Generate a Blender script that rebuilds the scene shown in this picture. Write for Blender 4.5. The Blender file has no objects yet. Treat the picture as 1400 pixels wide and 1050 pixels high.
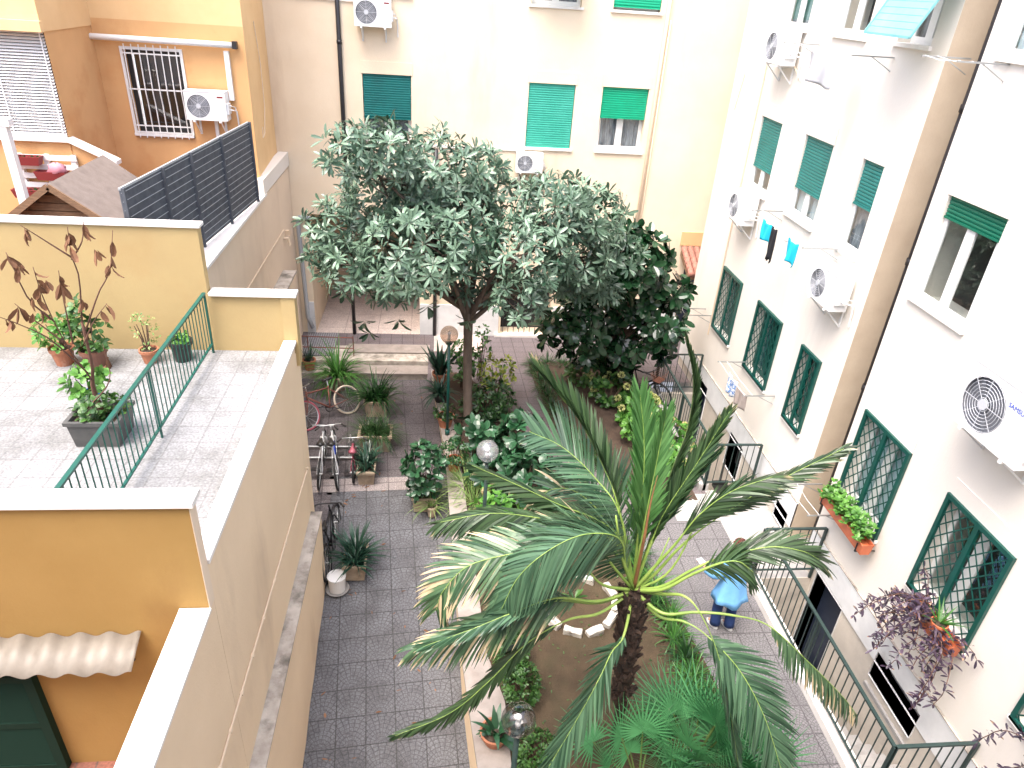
import bpy, math, random
from mathutils import Vector, Matrix
V = Vector
rnd = random.Random(7)
S = bpy.context.scene
COL = S.collection
R = math.radians
# ---------------------------------------------------------------- camera
CAMH = 8.6
cr, sr = math.cos(0.07069879), math.sin(0.07069879)
ca, sa = math.cos(-0.12379758), math.sin(-0.12379758)
cb, sb = math.cos(0.51366565), math.sin(0.51366565)
RZ = Matrix(((ca, sa, 0), (-sa, ca, 0), (0, 0, 1)))
RX = Matrix(((1, 0, 0), (0, cb, -sb), (0, sb, cb)))
MM = Matrix(((1, 0, 0), (0, 0, -1), (0, 1, 0)))
RR = Matrix(((cr, -sr, 0), (sr, cr, 0), (0, 0, 1)))
ROT = RR @ MM @ RX @ RZ                 # world -> camera (x right, y down, z forward)
FPX = 966.35
CP = V((0, 0, CAMH))
cam = bpy.data.cameras.new('camera')
cam.sensor_width = 36.0
cam.lens = FPX / 1400 * 36
cam.clip_start = 0.05
cam.clip_end = 1000
camo = bpy.data.objects.new('camera', cam)
COL.objects.link(camo)
M3 = Matrix((ROT[0], -ROT[1], -ROT[2])).transposed()
camo.matrix_world = Matrix.Translation(CP) @ M3.to_4x4()
S.camera = camo
# ---------------------------------------------------------------- world, sun, exposure
w = bpy.data.worlds.new('World')
S.world = w
w.use_nodes = True
nt = w.node_tree
sky = nt.nodes.new('ShaderNodeTexSky')
sky.sky_type = 'NISHITA'
sky.sun_disc = False
SUN_EL, SUN_AZ = 68.0, 224.0           # degrees; azimuth clockwise from +Y
sky.sun_elevation = R(SUN_EL)
sky.sun_rotation = R(SUN_AZ)
sky.air_density = 1.0
sky.dust_density = 6.0
sky.ozone_density = 1.0
nt.links.new(sky.outputs[0], nt.nodes['Background'].inputs[0])
nt.nodes['Background'].inputs[1].default_value = 0.15
sun = bpy.data.lights.new('sun', 'SUN')
sun.energy = 0.9
sun.angle = R(42)
sun.color = (1.0, 0.98, 0.955)
suno = bpy.data.objects.new('sun', sun)
COL.objects.link(suno)
sd = V((math.sin(R(SUN_AZ)) * math.cos(R(SUN_EL)), math.cos(R(SUN_AZ)) * math.cos(R(SUN_EL)), math.sin(R(SUN_EL))))
suno.rotation_euler = sd.to_track_quat('Z', 'Y').to_euler()
suno.location = (0, 0, 30)
S.view_settings.view_transform = 'Standard'
S.view_settings.look = 'None'
S.view_settings.gamma = 1
S.view_settings.exposure = 2.0
S.view_settings.use_curve_mapping = False
S.cycles.max_bounces = 7
S.cycles.diffuse_bounces = 4
S.cycles.transparent_max_bounces = 12


def ray(px, py):
    return ROT.transposed() @ V(((px - 700) / FPX, (py - 525) / FPX, 1.0))


def oz(px, py, z):
    d = ray(px, py)
    return CP + d * ((z - CAMH) / d.z)


def oy(px, py, y):
    d = ray(px, py)
    return CP + d * (y / d.y)


def ox(px, py, x):
    d = ray(px, py)
    return CP + d * (x / d.x)


# ---------------------------------------------------------------- materials
def mat(name, col, rough=0.7, col2=None, scale=4.0, detail=5.0, lo=0.35, hi=0.65, bump=0.0, bscale=None,
        stretch=None, metal=0.0, spec=0.5, dirt=None, dscale=1.2, dlo=0.5, dhi=0.75, dstretch=None, coat=0.0):
    m = bpy.data.materials.new(name)
    m.use_nodes = True
    n = m.node_tree
    b = n.nodes['Principled BSDF']
    b.inputs['Roughness'].default_value = rough
    b.inputs['Metallic'].default_value = metal
    b.inputs['Specular IOR Level'].default_value = spec
    b.inputs['Coat Weight'].default_value = coat
    b.inputs['Base Color'].default_value = (*col, 1)
    L = n.links.new

    def noise(sc, st, det=detail):
        t = n.nodes.new('ShaderNodeTexCoord')
        mp = n.nodes.new('ShaderNodeMapping')
        if st:
            mp.inputs['Scale'].default_value = st
        L(t.outputs['Object'], mp.inputs['Vector'])
        x = n.nodes.new('ShaderNodeTexNoise')
        x.inputs['Scale'].default_value = sc
        x.inputs['Detail'].default_value = det
        x.inputs['Roughness'].default_value = 0.6
        L(mp.outputs[0], x.inputs['Vector'])
        return x

    def ramp(x, a, bb):
        r = n.nodes.new('ShaderNodeMapRange')
        r.inputs['From Min'].default_value = a
        r.inputs['From Max'].default_value = bb
        L(x, r.inputs['Value'])
        return r.outputs[0]
    cur = None
    if col2:
        mx = n.nodes.new('ShaderNodeMix')
        mx.data_type = 'RGBA'
        L(ramp(noise(scale, stretch).outputs['Fac'], lo, hi), mx.inputs['Factor'])
        mx.inputs['A'].default_value = (*col, 1)
        mx.inputs['B'].default_value = (*col2, 1)
        cur = mx.outputs['Result']
    if dirt:
        mx = n.nodes.new('ShaderNodeMix')
        mx.data_type = 'RGBA'
        L(ramp(noise(dscale, dstretch, 8).outputs['Fac'], dlo, dhi), mx.inputs['Factor'])
        if cur:
            L(cur, mx.inputs['A'])
        else:
            mx.inputs['A'].default_value = (*col, 1)
        mx.inputs['B'].default_value = (*dirt, 1)
        cur = mx.outputs['Result']
    if cur:
        L(cur, b.inputs['Base Color'])
    if bump:
        bp = n.nodes.new('ShaderNodeBump')
        bp.inputs['Strength'].default_value = bump
        bp.inputs['Distance'].default_value = 0.02
        L(noise(bscale or scale * 6, None).outputs['Fac'], bp.inputs['Height'])
        L(bp.outputs[0], b.inputs['Normal'])
    return m


def leafmat(name, c1, c2, rough=0.35, trans=0.2, tip=None, tip0=0.75, tipn=1.0, spec=0.5, stripe=None):
    """foliage: UV.x is one random number per leaf, UV.y runs from stalk to tip"""
    m = bpy.data.materials.new(name)
    m.use_nodes = True
    n = m.node_tree
    L = n.links.new
    b = n.nodes['Principled BSDF']
    b.inputs['Roughness'].default_value = rough
    b.inputs['Specular IOR Level'].default_value = spec
    uv = n.nodes.new('ShaderNodeUVMap')
    sp = n.nodes.new('ShaderNodeSeparateXYZ')
    L(uv.outputs[0], sp.inputs[0])
    mx = n.nodes.new('ShaderNodeMix')
    mx.data_type = 'RGBA'
    mx.inputs['A'].default_value = (*c1, 1)
    mx.inputs['B'].default_value = (*c2, 1)
    L(sp.outputs[0], mx.inputs['Factor'])
    cur = mx.outputs['Result']
    if tip:
        r = n.nodes.new('ShaderNodeMapRange')
        r.inputs['From Min'].default_value = tip0
        r.inputs['From Max'].default_value = tip0 + 0.15
        mu = n.nodes.new('ShaderNodeMath')       # v + (u-0.5)*k : some leaves dry further down
        mu.operation = 'MULTIPLY_ADD'
        L(sp.outputs[0], mu.inputs[0])
        mu.inputs[1].default_value = tipn
        mu.inputs[2].default_value = -tipn * 0.5
        ad = n.nodes.new('ShaderNodeMath')
        L(mu.outputs[0], ad.inputs[0])
        L(sp.outputs[1], ad.inputs[1])
        L(ad.outputs[0], r.inputs['Value'])
        m2 = n.nodes.new('ShaderNodeMix')
        m2.data_type = 'RGBA'
        L(r.outputs[0], m2.inputs['Factor'])
        L(cur, m2.inputs['A'])
        m2.inputs['B'].default_value = (*tip, 1)
        cur = m2.outputs['Result']
    L(cur, b.inputs['Base Color'])
    if trans > 0:
        t = n.nodes.new('ShaderNodeBsdfTranslucent')
        L(cur, t.inputs[0])
        ms = n.nodes.new('ShaderNodeMixShader')
        ms.inputs[0].default_value = trans
        L(b.outputs[0], ms.inputs[1])
        L(t.outputs[0], ms.inputs[2])
        L(ms.outputs[0], n.nodes['Material Output'].inputs[0])
    return m


def glassmat(name, tint=(0.8, 0.85, 0.85), refl=0.12, milk=0.0):
    m = bpy.data.materials.new(name)
    m.use_nodes = True
    n = m.node_tree
    L = n.links.new
    n.nodes.remove(n.nodes['Principled BSDF'])
    t = n.nodes.new('ShaderNodeBsdfTransparent')
    t.inputs[0].default_value = (*tint, 1)
    g = n.nodes.new('ShaderNodeBsdfGlossy')
    g.inputs['Roughness'].default_value = 0.03
    f = n.nodes.new('ShaderNodeLayerWeight')
    pw = n.nodes.new('ShaderNodeMath')
    pw.operation = 'POWER'
    pw.inputs[1].default_value = 3.0
    L(f.outputs['Facing'], pw.inputs[0])
    a = n.nodes.new('ShaderNodeMath')
    a.operation = 'MULTIPLY_ADD'
    a.inputs[1].default_value = 0.5
    a.inputs[2].default_value = refl
    L(pw.outputs[0], a.inputs[0])
    ms = n.nodes.new('ShaderNodeMixShader')
    L(a.outputs[0], ms.inputs[0])
    if milk:
        df = n.nodes.new('ShaderNodeBsdfTranslucent')
        df.inputs[0].default_value = (.8, .8, .82, 1)
        d2 = n.nodes.new('ShaderNodeBsdfDiffuse')
        d2.inputs[0].default_value = (.8, .8, .82, 1)
        mz = n.nodes.new('ShaderNodeMixShader')
        L(df.outputs[0], mz.inputs[1])
        L(d2.outputs[0], mz.inputs[2])
        my = n.nodes.new('ShaderNodeMixShader')
        my.inputs[0].default_value = milk
        L(t.outputs[0], my.inputs[1])
        L(mz.outputs[0], my.inputs[2])
        t = my
    L(t.outputs[0], ms.inputs[1])
    L(g.outputs[0], ms.inputs[2])
    L(ms.outputs[0], n.nodes['Material Output'].inputs[0])
    return m


def tilemat(name, c1, c2, joint, size, rot, jw=0.035, cobble=0.0, off=0.0, rough=0.75, dirt=None, dlo=0.5, dhi=0.7, wet=0.0,
            dscale=0.9, size2=None, fan=False):
    """square paving with thin joints, and (cobble>0) small setts cast into each tile"""
    m = bpy.data.materials.new(name)
    m.use_nodes = True
    n = m.node_tree
    L = n.links.new
    b = n.nodes['Principled BSDF']
    b.inputs['Roughness'].default_value = rough
    tc = n.nodes.new('ShaderNodeTexCoord')
    mp = n.nodes.new('ShaderNodeMapping')
    mp.inputs['Rotation'].default_value = (0, 0, rot)
    L(tc.outputs['Object'], mp.inputs[0])
    br = n.nodes.new('ShaderNodeTexBrick')
    br.offset = off
    br.inputs['Scale'].default_value = 1.0
    br.inputs['Brick Width'].default_value = size
    br.inputs['Row Height'].default_value = size2 or size
    br.inputs['Mortar Size'].default_value = jw * 0.3
    br.inputs['Mortar Smooth'].default_value = 0.3
    br.inputs['Color1'].default_value = (*c1, 1)
    br.inputs['Color2'].default_value = (*c2, 1)
    br.inputs['Mortar'].default_value = (*joint, 1)
    L(mp.outputs[0], br.inputs['Vector'])
    cur = br.outputs['Color']
    hgt = br.outputs['Fac']
    if cobble:
        vo = n.nodes.new('ShaderNodeTexVoronoi')
        vo.feature = 'DISTANCE_TO_EDGE'
        vo.inputs['Scale'].default_value = cobble
        vo.inputs['Randomness'].default_value = 0.55
        if fan:      # arcs of setts: polar coordinates round the middle of each tile
            fr = n.nodes.new('ShaderNodeVectorMath')
            fr.operation = 'DIVIDE'
            fr.inputs[1].default_value = (size, size, 1)
            L(mp.outputs[0], fr.inputs[0])
            f2 = n.nodes.new('ShaderNodeVectorMath')
            f2.operation = 'FRACTION'
            L(fr.outputs[0], f2.inputs[0])
            sx = n.nodes.new('ShaderNodeSeparateXYZ')
            L(f2.outputs[0], sx.inputs[0])
            s5 = n.nodes.new('ShaderNodeMath')
            s5.operation = 'SUBTRACT'
            L(sx.outputs[0], s5.inputs[0])
            s5.inputs[1].default_value = 0.5
            at = n.nodes.new('ShaderNodeMath')
            at.operation = 'ARCTAN2'
            L(s5.outputs[0], at.inputs[0])
            L(sx.outputs[1], at.inputs[1])
            p1 = n.nodes.new('ShaderNodeMath')
            p1.operation = 'MULTIPLY'
            L(s5.outputs[0], p1.inputs[0])
            L(s5.outputs[0], p1.inputs[1])
            p2 = n.nodes.new('ShaderNodeMath')
            p2.operation = 'MULTIPLY_ADD'
            L(sx.outputs[1], p2.inputs[0])
            L(sx.outputs[1], p2.inputs[1])
            L(p1.outputs[0], p2.inputs[2])
            p3 = n.nodes.new('ShaderNodeMath')
            p3.operation = 'SQRT'
            L(p2.outputs[0], p3.inputs[0])
            cx = n.nodes.new('ShaderNodeCombineXYZ')
            a3 = n.nodes.new('ShaderNodeMath')
            a3.operation = 'MULTIPLY'
            L(at.outputs[0], a3.inputs[0])
            a3.inputs[1].default_value = 0.55
            L(a3.outputs[0], cx.inputs[0])
            L(p3.outputs[0], cx.inputs[1])
            vo.inputs['Randomness'].default_value = 0.3
            L(cx.outputs[0], vo.inputs['Vector'])
            vo.inputs['Scale'].default_value = cobble * size
        else:
            L(mp.outputs[0], vo.inputs['Vector'])
        r = n.nodes.new('ShaderNodeMapRange')
        r.inputs['From Min'].default_value = 0.0
        r.inputs['From Max'].default_value = 0.12
        r.inputs['To Min'].default_value = 0.38
        L(vo.outputs[0], r.inputs['Value'])
        mx = n.nodes.new('ShaderNodeMix')
        mx.data_type = 'RGBA'
        mx.blend_type = 'MULTIPLY'
        mx.inputs['Factor'].default_value = 1.0
        L(cur, mx.inputs['A'])
        L(r.outputs[0], mx.inputs['B'])
        cur = mx.outputs['Result']
        hgt = r.outputs[0]
    no = n.nodes.new('ShaderNodeTexNoise')
    no.inputs['Scale'].default_value = dscale
    no.inputs['Detail'].default_value = 9
    no.inputs['Roughness'].default_value = 0.65
    L(tc.outputs['Object'], no.inputs['Vector'])
    if dirt:
        rr = n.nodes.new('ShaderNodeMapRange')
        rr.inputs['From Min'].default_value = dlo
        rr.inputs['From Max'].default_value = dhi
        L(no.outputs['Fac'], rr.inputs['Value'])
        mx = n.nodes.new('ShaderNodeMix')
        mx.data_type = 'RGBA'
        L(rr.outputs[0], mx.inputs['Factor'])
        L(cur, mx.inputs['A'])
        mx.inputs['B'].default_value = (*dirt, 1)
        cur = mx.outputs['Result']
    n2 = n.nodes.new('ShaderNodeTexNoise')
    n2.inputs['Scale'].default_value = 38
    n2.inputs['Detail'].default_value = 4
    L(tc.outputs['Object'], n2.inputs['Vector'])
    r2 = n.nodes.new('ShaderNodeMapRange')
    r2.inputs['From Min'].default_value = 0.3
    r2.inputs['From Max'].default_value = 0.7
    r2.inputs['To Min'].default_value = 0.7
    r2.inputs['To Max'].default_value = 1.3
    L(n2.outputs['Fac'], r2.inputs['Value'])
    mx = n.nodes.new('ShaderNodeMix')
    mx.data_type = 'RGBA'
    mx.blend_type = 'MULTIPLY'
    mx.inputs['Factor'].default_value = 1
    L(cur, mx.inputs['A'])
    L(r2.outputs[0], mx.inputs['B'])
    L(mx.outputs['Result'], b.inputs['Base Color'])
    bp = n.nodes.new('ShaderNodeBump')
    bp.inputs['Strength'].default_value = 0.4
    bp.inputs['Distance'].default_value = 0.01
    L(hgt, bp.inputs['Height'])
    L(bp.outputs[0], b.inputs['Normal'])
    return m


M = {}
M['cream'] = mat('cream_plaster', (.80, .675, .515), .9, (.76, .63, .47), 1.3, dirt=(.55, .41, .29), dscale=.9, dlo=.56, dhi=.85, dstretch=(1, 1, .22), bump=.15, bscale=30)
M['pale'] = mat('pale_cream_plaster', (.755, .715, .66), .9, (.73, .685, .625), 1.0, dirt=(.52, .485, .44), dscale=.7, dlo=.56, dhi=.88, dstretch=(1, 1, .2), bump=.12, bscale=30)
M['jamb'] = mat('shaded_tan_plaster', (.57, .48, .37), .9, (.51, .42, .32), 2.0, bump=.12, bscale=30)  # recess shade put into the colour, darker than the outer wall
M['plinth'] = mat('pale_stone_slab', (.72, .73, .74), .7, (.60, .61, .62), 2.0, dirt=(.36, .35, .33), dscale=1.6, dlo=.58, dhi=.8, bump=.08)
M['lowplaster'] = mat('grey_beige_plaster', (.58, .53, .46), .9, (.47, .43, .38), 1.6, dirt=(.25, .22, .2), dscale=1.0, dlo=.55, dhi=.8, bump=.2)
M['orange'] = mat('orange_plaster', (.66, .385, .175), .9, (.61, .35, .155), 1.2, dirt=(.50, .22, .07), dscale=.8, dlo=.5, dhi=.8, bump=.12, bscale=30)
M['apricot'] = mat('apricot_plaster', (.76, .52, .27), .9, (.70, .46, .23), 1.2, bump=.12, bscale=30)
M['ochre'] = mat('ochre_plaster', (.33, .205, .064), .9, (.30, .182, .053), 1.0, dirt=(.25, .14, .045), dscale=1.1, dlo=.55, dhi=.85, dstretch=(1, 1, .4), bump=.15, bscale=25)
M['ochre2'] = mat('pale_ochre_plaster', (.43, .325, .155), .9, (.40, .295, .14), 1.0, dirt=(.40, .27, .12), dscale=1.1, dlo=.55, dhi=.85, bump=.15, bscale=25)
M['rose'] = mat('pale_rose_plaster', (.78, .64, .49), .9, (.73, .59, .45), 1.0, dirt=(.55, .43, .32), dscale=.9, dlo=.55, dhi=.85, dstretch=(1, 1, .3), bump=.15, bscale=25)
M['tan'] = mat('rose_tan_plaster', (.81, .645, .455), .9, (.77, .605, .42), 1.0, dirt=(.56, .42, .29), dscale=.9, dlo=.56, dhi=.85, dstretch=(1, 1, .3), bump=.15, bscale=25)
M['coping'] = mat('white_marble_coping', (.80, .78, .75), .55, (.72, .69, .66), 3.0, dirt=(.45, .42, .39), dscale=2.2, dlo=.6, dhi=.85)
M['oldcoping'] = mat('weathered_stone_coping', (.34, .30, .26), .9, (.50, .46, .41), 5.0, dirt=(.12, .11, .09), dscale=3.0, dlo=.5, dhi=.7, bump=.3)
M['travertine'] = mat('pinkish_travertine', (.32, .28, .255), .6, (.24, .21, .19), 4.0, dirt=(.22, .18, .16), dscale=5, dlo=.55, dhi=.75, bump=.15)
M['white'] = mat('white_paint', (.78, .78, .78), .45, (.72, .72, .71), 3)
M['pvc'] = mat('white_window_frame', (.82, .82, .81), .35)
M['greenm'] = mat('dark_green_paint', (.004, .075, .060), .4, (.003, .055, .045), 6)
M['railgreen'] = mat('green_rail_paint', (.005, .090, .070), .4, (.004, .07, .055), 8)
M['railgrey'] = mat('dark_grey_green_iron', (.022, .045, .042), .5, (.016, .034, .032), 8)
M['iron'] = mat('dark_iron', (.02, .02, .022), .5)
M['rust'] = mat('rusty_red_iron', (.22, .07, .05), .7, (.14, .06, .05), 10)
M['black'] = mat('black_cast_pipe', (.012, .012, .016), .45, (.02, .02, .025), 5)
M['steel'] = mat('galvanised_steel', (.45, .47, .48), .35, metal=.8)
M['creampipe'] = mat('cream_painted_pipe', (.70, .56, .41), .6)
M['greypipe'] = mat('grey_plastic_pipe', (.36, .38, .40), .45)
M['sh_teal'] = mat('teal_shutter', (.004, .155, .145), .45, (.004, .12, .115), 3)
M['sh_pale'] = mat('faded_green_shutter', (.03, .34, .25), .5, (.05, .39, .30), 2.5)
M['sh_aqua'] = mat('faded_aqua_shutter', (.16, .42, .46), .5, (.20, .48, .50), 2.5)
M['sh_bright'] = mat('bright_green_shutter', (.0, .37, .20), .4, (.0, .31, .165), 3)
M['sh_mid'] = mat('grey_green_shutter', (.018, .20, .185), .45, (.014, .165, .15), 3)
M['sh_dark'] = mat('dark_green_shutter', (.004, .125, .075), .4)
M['glass'] = glassmat('window_glass')
M['dark'] = mat('dark_interior', (.02, .02, .022), .9)
M['dim'] = mat('dim_room', (.055, .05, .045), .9, (.03, .028, .026), 1.5)
M['curtain'] = mat('grey_lace_curtain', (.40, .42, .46), .9, (.15, .16, .19), 14, stretch=(1, 1, .2))
M['tealcurtain'] = mat('dim_teal_curtain', (.10, .20, .22), .9, (.03, .07, .08), 9, stretch=(1, 1, .2))
M['wcurtain'] = mat('white_curtain', (.66, .74, .78), .9, (.5, .6, .66), 6, stretch=(1, 1, .2))
M['acwhite'] = mat('white_enamel_casing', (.78, .79, .79), .4, (.72, .73, .73), 4)
M['acgrille'] = mat('grey_fan_grille', (.50, .52, .56), .5)
M['acdark'] = mat('dark_fan_well', (.17, .18, .205), .7)
M['terra'] = mat('terracotta', (.42, .17, .09), .8, (.33, .13, .075), 8, dirt=(.5, .36, .28), dscale=5, dlo=.58, dhi=.8, bump=.1)
M['terrabright'] = mat('orange_plastic', (.58, .16, .07), .5, (.50, .13, .06), 6)
M['brownpot'] = mat('brown_plastic_pot', (.20, .085, .055), .5, (.15, .065, .045), 5)
M['stonepot'] = mat('beige_cement_planter', (.42, .34, .25), .85, (.32, .25, .18), 6, dirt=(.16, .13, .09), dscale=4, dlo=.52, dhi=.75, bump=.2)
M['soil'] = mat('potting_soil', (.035, .024, .016), .95, (.06, .042, .028), 20, bump=.5)
M['blackpot'] = mat('black_plastic', (.02, .02, .02), .45)
M['greypot'] = mat('dark_grey_plastic', (.06, .065, .065), .5, (.09, .09, .09), 6)
M['blue'] = mat('blue_plastic', (.0, .18, .55), .4)
M['red'] = mat('red_plastic', (.22, .03, .032), .45)
M['bark'] = mat('brown_bark', (.085, .052, .034), .9, (.13, .085, .058), 9, stretch=(1, 1, .3), bump=.6, bscale=30)
M['barkgrey'] = mat('grey_brown_bark', (.16, .12, .095), .9, (.10, .075, .06), 9, stretch=(1, 1, .3), bump=.6, bscale=30)
M['fibre'] = mat('palm_fibre', (.050, .028, .018), .95, (.016, .010, .008), 12, stretch=(1, 1, .35), bump=1.0, bscale=40)
M['twig'] = mat('dry_twig', (.13, .065, .045), .9)
M['wood'] = mat('weathered_wood', (.25, .15, .085), .8, (.16, .095, .055), 8, stretch=(1, 6, 6), bump=.2)
M['felt'] = mat('grey_brown_roof_felt', (.20, .165, .145), .95, (.16, .13, .115), 6, dirt=(.10, .085, .08), dscale=1.5, dlo=.55, dhi=.8, bump=.4, bscale=60)
M['mesh'] = mat('dark_shade_panel', (.050, .058, .074), .8, (.080, .090, .108), 7, stretch=(1, 1, 1))
M['wire'] = mat('galvanised_wire', (.32, .34, .36), .5)
M['corr'] = mat('dirty_corrugated_plastic', (.24, .215, .185), .55, (.17, .15, .125), 3, dirt=(.13, .105, .085), dscale=3, dlo=.58, dhi=.85)
M['doorgreen'] = mat('blackish_green_shutter', (.008, .026, .018), .85, spec=.15)
M['tilered'] = mat('red_roof_tile', (.40, .185, .14), .8, (.32, .14, .105), 6)
M['navy'] = mat('navy_door', (.018, .026, .05), .5, (.025, .035, .06), 3)
M['concrete'] = mat('pale_concrete', (.38, .37, .36), .85, (.29, .28, .275), 3, dirt=(.22, .21, .2), dscale=1.6, dlo=.52, dhi=.75, bump=.2)
M['whitestone'] = mat('rough_white_stone', (.66, .63, .57), .9, (.46, .43, .38), 6, dirt=(.16, .14, .12), dscale=9, dlo=.55, dhi=.7, bump=.8, bscale=25)
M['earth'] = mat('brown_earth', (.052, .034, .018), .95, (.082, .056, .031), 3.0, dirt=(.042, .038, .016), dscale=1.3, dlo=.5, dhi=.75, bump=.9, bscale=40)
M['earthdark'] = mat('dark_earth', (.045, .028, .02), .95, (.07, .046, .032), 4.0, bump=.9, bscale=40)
M['globe'] = glassmat('smoked_globe', (.72, .64, .57), .04, .10)
M['globew'] = glassmat('milky_globe', (.90, .91, .94), .10, .20)
M['globeg'] = glassmat('clear_grey_globe', (.72, .73, .74), .10)
M['skin'] = mat('skin', (.55, .33, .24), .55)
M['hair'] = mat('auburn_hair', (.13, .028, .016), .5, (.05, .012, .008), 22, bump=.6)
M['bluetop'] = mat('light_blue_cloth', (.19, .46, .82), .85, (.15, .40, .75), 5, bump=.3, bscale=14)
M['jeans'] = mat('dark_blue_cloth', (.012, .035, .13), .85, (.02, .05, .17), 10, bump=.2)
M['shoe'] = mat('white_shoe', (.7, .7, .7), .6)
M['clothw'] = mat('white_cloth', (.55, .56, .60), .85)
M['clothc'] = mat('cyan_cloth', (.01, .50, .70), .85, (.01, .44, .62), 4)
M['clothb'] = mat('black_cloth', (.012, .012, .016), .9)
M['clothp'] = mat('blue_patterned_cloth', (.75, .78, .82), .85, (.12, .25, .55), 26, lo=.48, hi=.53)
M['clothg'] = mat('taupe_cloth', (.40, .34, .31), .85, (.33, .28, .26), 9)
M['tyre'] = mat('black_rubber', (.015, .015, .016), .7)
M['pinktyre'] = mat('dusty_pink_rubber', (.33, .07, .10), .7)
M['creamtyre'] = mat('cream_rubber', (.55, .47, .38), .7)
M['pinkbag'] = mat('pink_film', (.50, .22, .27), .5)
M['pink'] = mat('pink_paint', (.36, .10, .14), .4)
M['bikewhite'] = mat('white_bike_paint', (.75, .76, .78), .3, coat=.3)
M['bikeblue'] = mat('blue_bike_paint', (.03, .08, .5), .3)
M['bikeblack'] = mat('black_bike_paint', (.015, .015, .018), .3)
M['courtyard'] = tilemat('purple_grey_sett_tiles', (.112, .114, .127), (.134, .137, .15), (.055, .055, .058), .43, R(-4.6), cobble=17, fan=True, dirt=(.045, .043, .045), dlo=.46, dhi=.78, dscale=1.7)
M['yardflat'] = tilemat('mauve_paving', (.105, .092, .10), (.12, .106, .113), (.05, .043, .046), .43, R(-4.6), cobble=30, dirt=(.06, .05, .052), dlo=.5, dhi=.85)
M['band'] = tilemat('pale_paving_band', (.30, .265, .26), (.33, .29, .285), (.12, .10, .10), .43, R(-4.6), cobble=30, dirt=(.18, .155, .155), dlo=.5, dhi=.8)
M['path'] = tilemat('brown_pink_paving', (.125, .105, .113), (.142, .120, .127), (.068, .056, .06), .30, R(-2), cobble=0, dirt=(.12, .09, .085), dlo=.48, dhi=.85)
M['pathr'] = tilemat('grey_fan_sett_paving', (.145, .14, .147), (.165, .158, .165), (.075, .072, .076), .43, R(0), cobble=24, fan=True, dirt=(.095, .092, .096), dlo=.5, dhi=.8)
M['terrace'] = tilemat('pale_grey_terrace_tiles', (.225, .229, .236), (.25, .254, .26), (.18, .18, .182), .33, R(0), cobble=0, dirt=(.135, .135, .132), dlo=.44, dhi=.70, dscale=1.4)
M['redtile'] = tilemat('dark_red_terrace_tiles', (.22, .085, .06), (.26, .10, .07), (.12, .08, .07), .2, 0, dirt=(.12, .06, .05), dlo=.5, dhi=.8)
M['portico'] = tilemat('pinkish_stone_floor', (.50, .42, .39), (.54, .46, .42), (.34, .28, .26), .9, 0, dirt=(.32, .26, .24), dlo=.5, dhi=.8)
M['grate'] = tilemat('grey_walkway_grate', (.30, .30, .32), (.33, .33, .35), (.10, .10, .11), .06, 0, jw=.04)
M['loquat'] = leafmat('loquat_leaves', (.016, .052, .028), (.175, .275, .190), .34, .10, spec=.6)
M['rubber'] = leafmat('dark_glossy_leaves', (.005, .024, .009), (.022, .075, .030), .2, .06, spec=.6)
M['rubberl'] = leafmat('rubber_plant_leaves', (.006, .032, .012), (.030, .105, .045), .33, .08, spec=.6)
M['bush'] = leafmat('mid_green_leaves', (.015, .060, .012), (.070, .17, .035), .4, .2)
M['bushl'] = leafmat('fresh_green_leaves', (.035, .13, .018), (.14, .33, .06), .4, .25)
M['bushv'] = leafmat('yellow_green_leaves', (.05, .13, .02), (.42, .46, .08), .45, .25)
M['hedge'] = leafmat('deep_green_leaves', (.008, .034, .008), (.035, .10, .025), .4, .15)
M['grassd'] = leafmat('dark_strap_leaves', (.007, .030, .009), (.030, .105, .024), .35, .15)
M['grassm'] = leafmat('green_strap_leaves', (.020, .090, .014), (.085, .24, .045), .4, .25)
M['grassl'] = leafmat('pale_strap_leaves', (.10, .20, .05), (.30, .42, .14), .4, .25)
M['dracaena'] = leafmat('blue_green_sword_leaves', (.008, .030, .020), (.035, .095, .06), .35, .1)
M['palm'] = leafmat('palm_leaflets', (.014, .044, .022), (.082, .165, .090), .33, .12, tip=(.46, .38, .24), tip0=1.16, tipn=.7)
M['palmdry'] = leafmat('palm_leaflets_dry_tips', (.020, .055, .024), (.095, .175, .082), .38, .12, tip=(.50, .40, .25), tip0=.92, tipn=1.3)
M['palmdark'] = leafmat('palm_leaflets_dark', (.006, .020, .006), (.050, .095, .038), .34, .1, tip=(.30, .24, .14), tip0=1.12, tipn=.7)
M['palmgreen'] = leafmat('palm_leaflets_fresh', (.022, .085, .018), (.105, .245, .075), .35, .25)
M['petiole'] = mat('pale_green_stalk', (.27, .38, .09), .4, (.18, .29, .06), 5)
M['petdark'] = mat('olive_stalk', (.10, .15, .04), .45, (.06, .10, .025), 5)
M['spathe'] = mat('dry_orange_stalk', (.24, .115, .045), .6, (.16, .07, .03), 7)
M['fan'] = leafmat('fan_palm_leaves', (.014, .090, .028), (.11, .34, .14), .35, .2, tip=(.4, .36, .18), tip0=1.1, tipn=.5)
M['deadleaf'] = leafmat('dead_brown_leaves', (.11, .050, .024), (.26, .13, .07), .8, .15)
M['purple'] = leafmat('purple_spiderwort_leaves', (.016, .009, .022), (.085, .056, .090), .4, .1, tip=(.26, .17, .10), tip0=1.0, tipn=.8)
M['flower'] = leafmat('faded_hydrangea_flowers', (.36, .40, .12), (.55, .42, .26), .7, .2)
M['flowerw'] = leafmat('cream_hydrangea_flowers', (.42, .46, .15), (.50, .50, .24), .7, .2)


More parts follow.
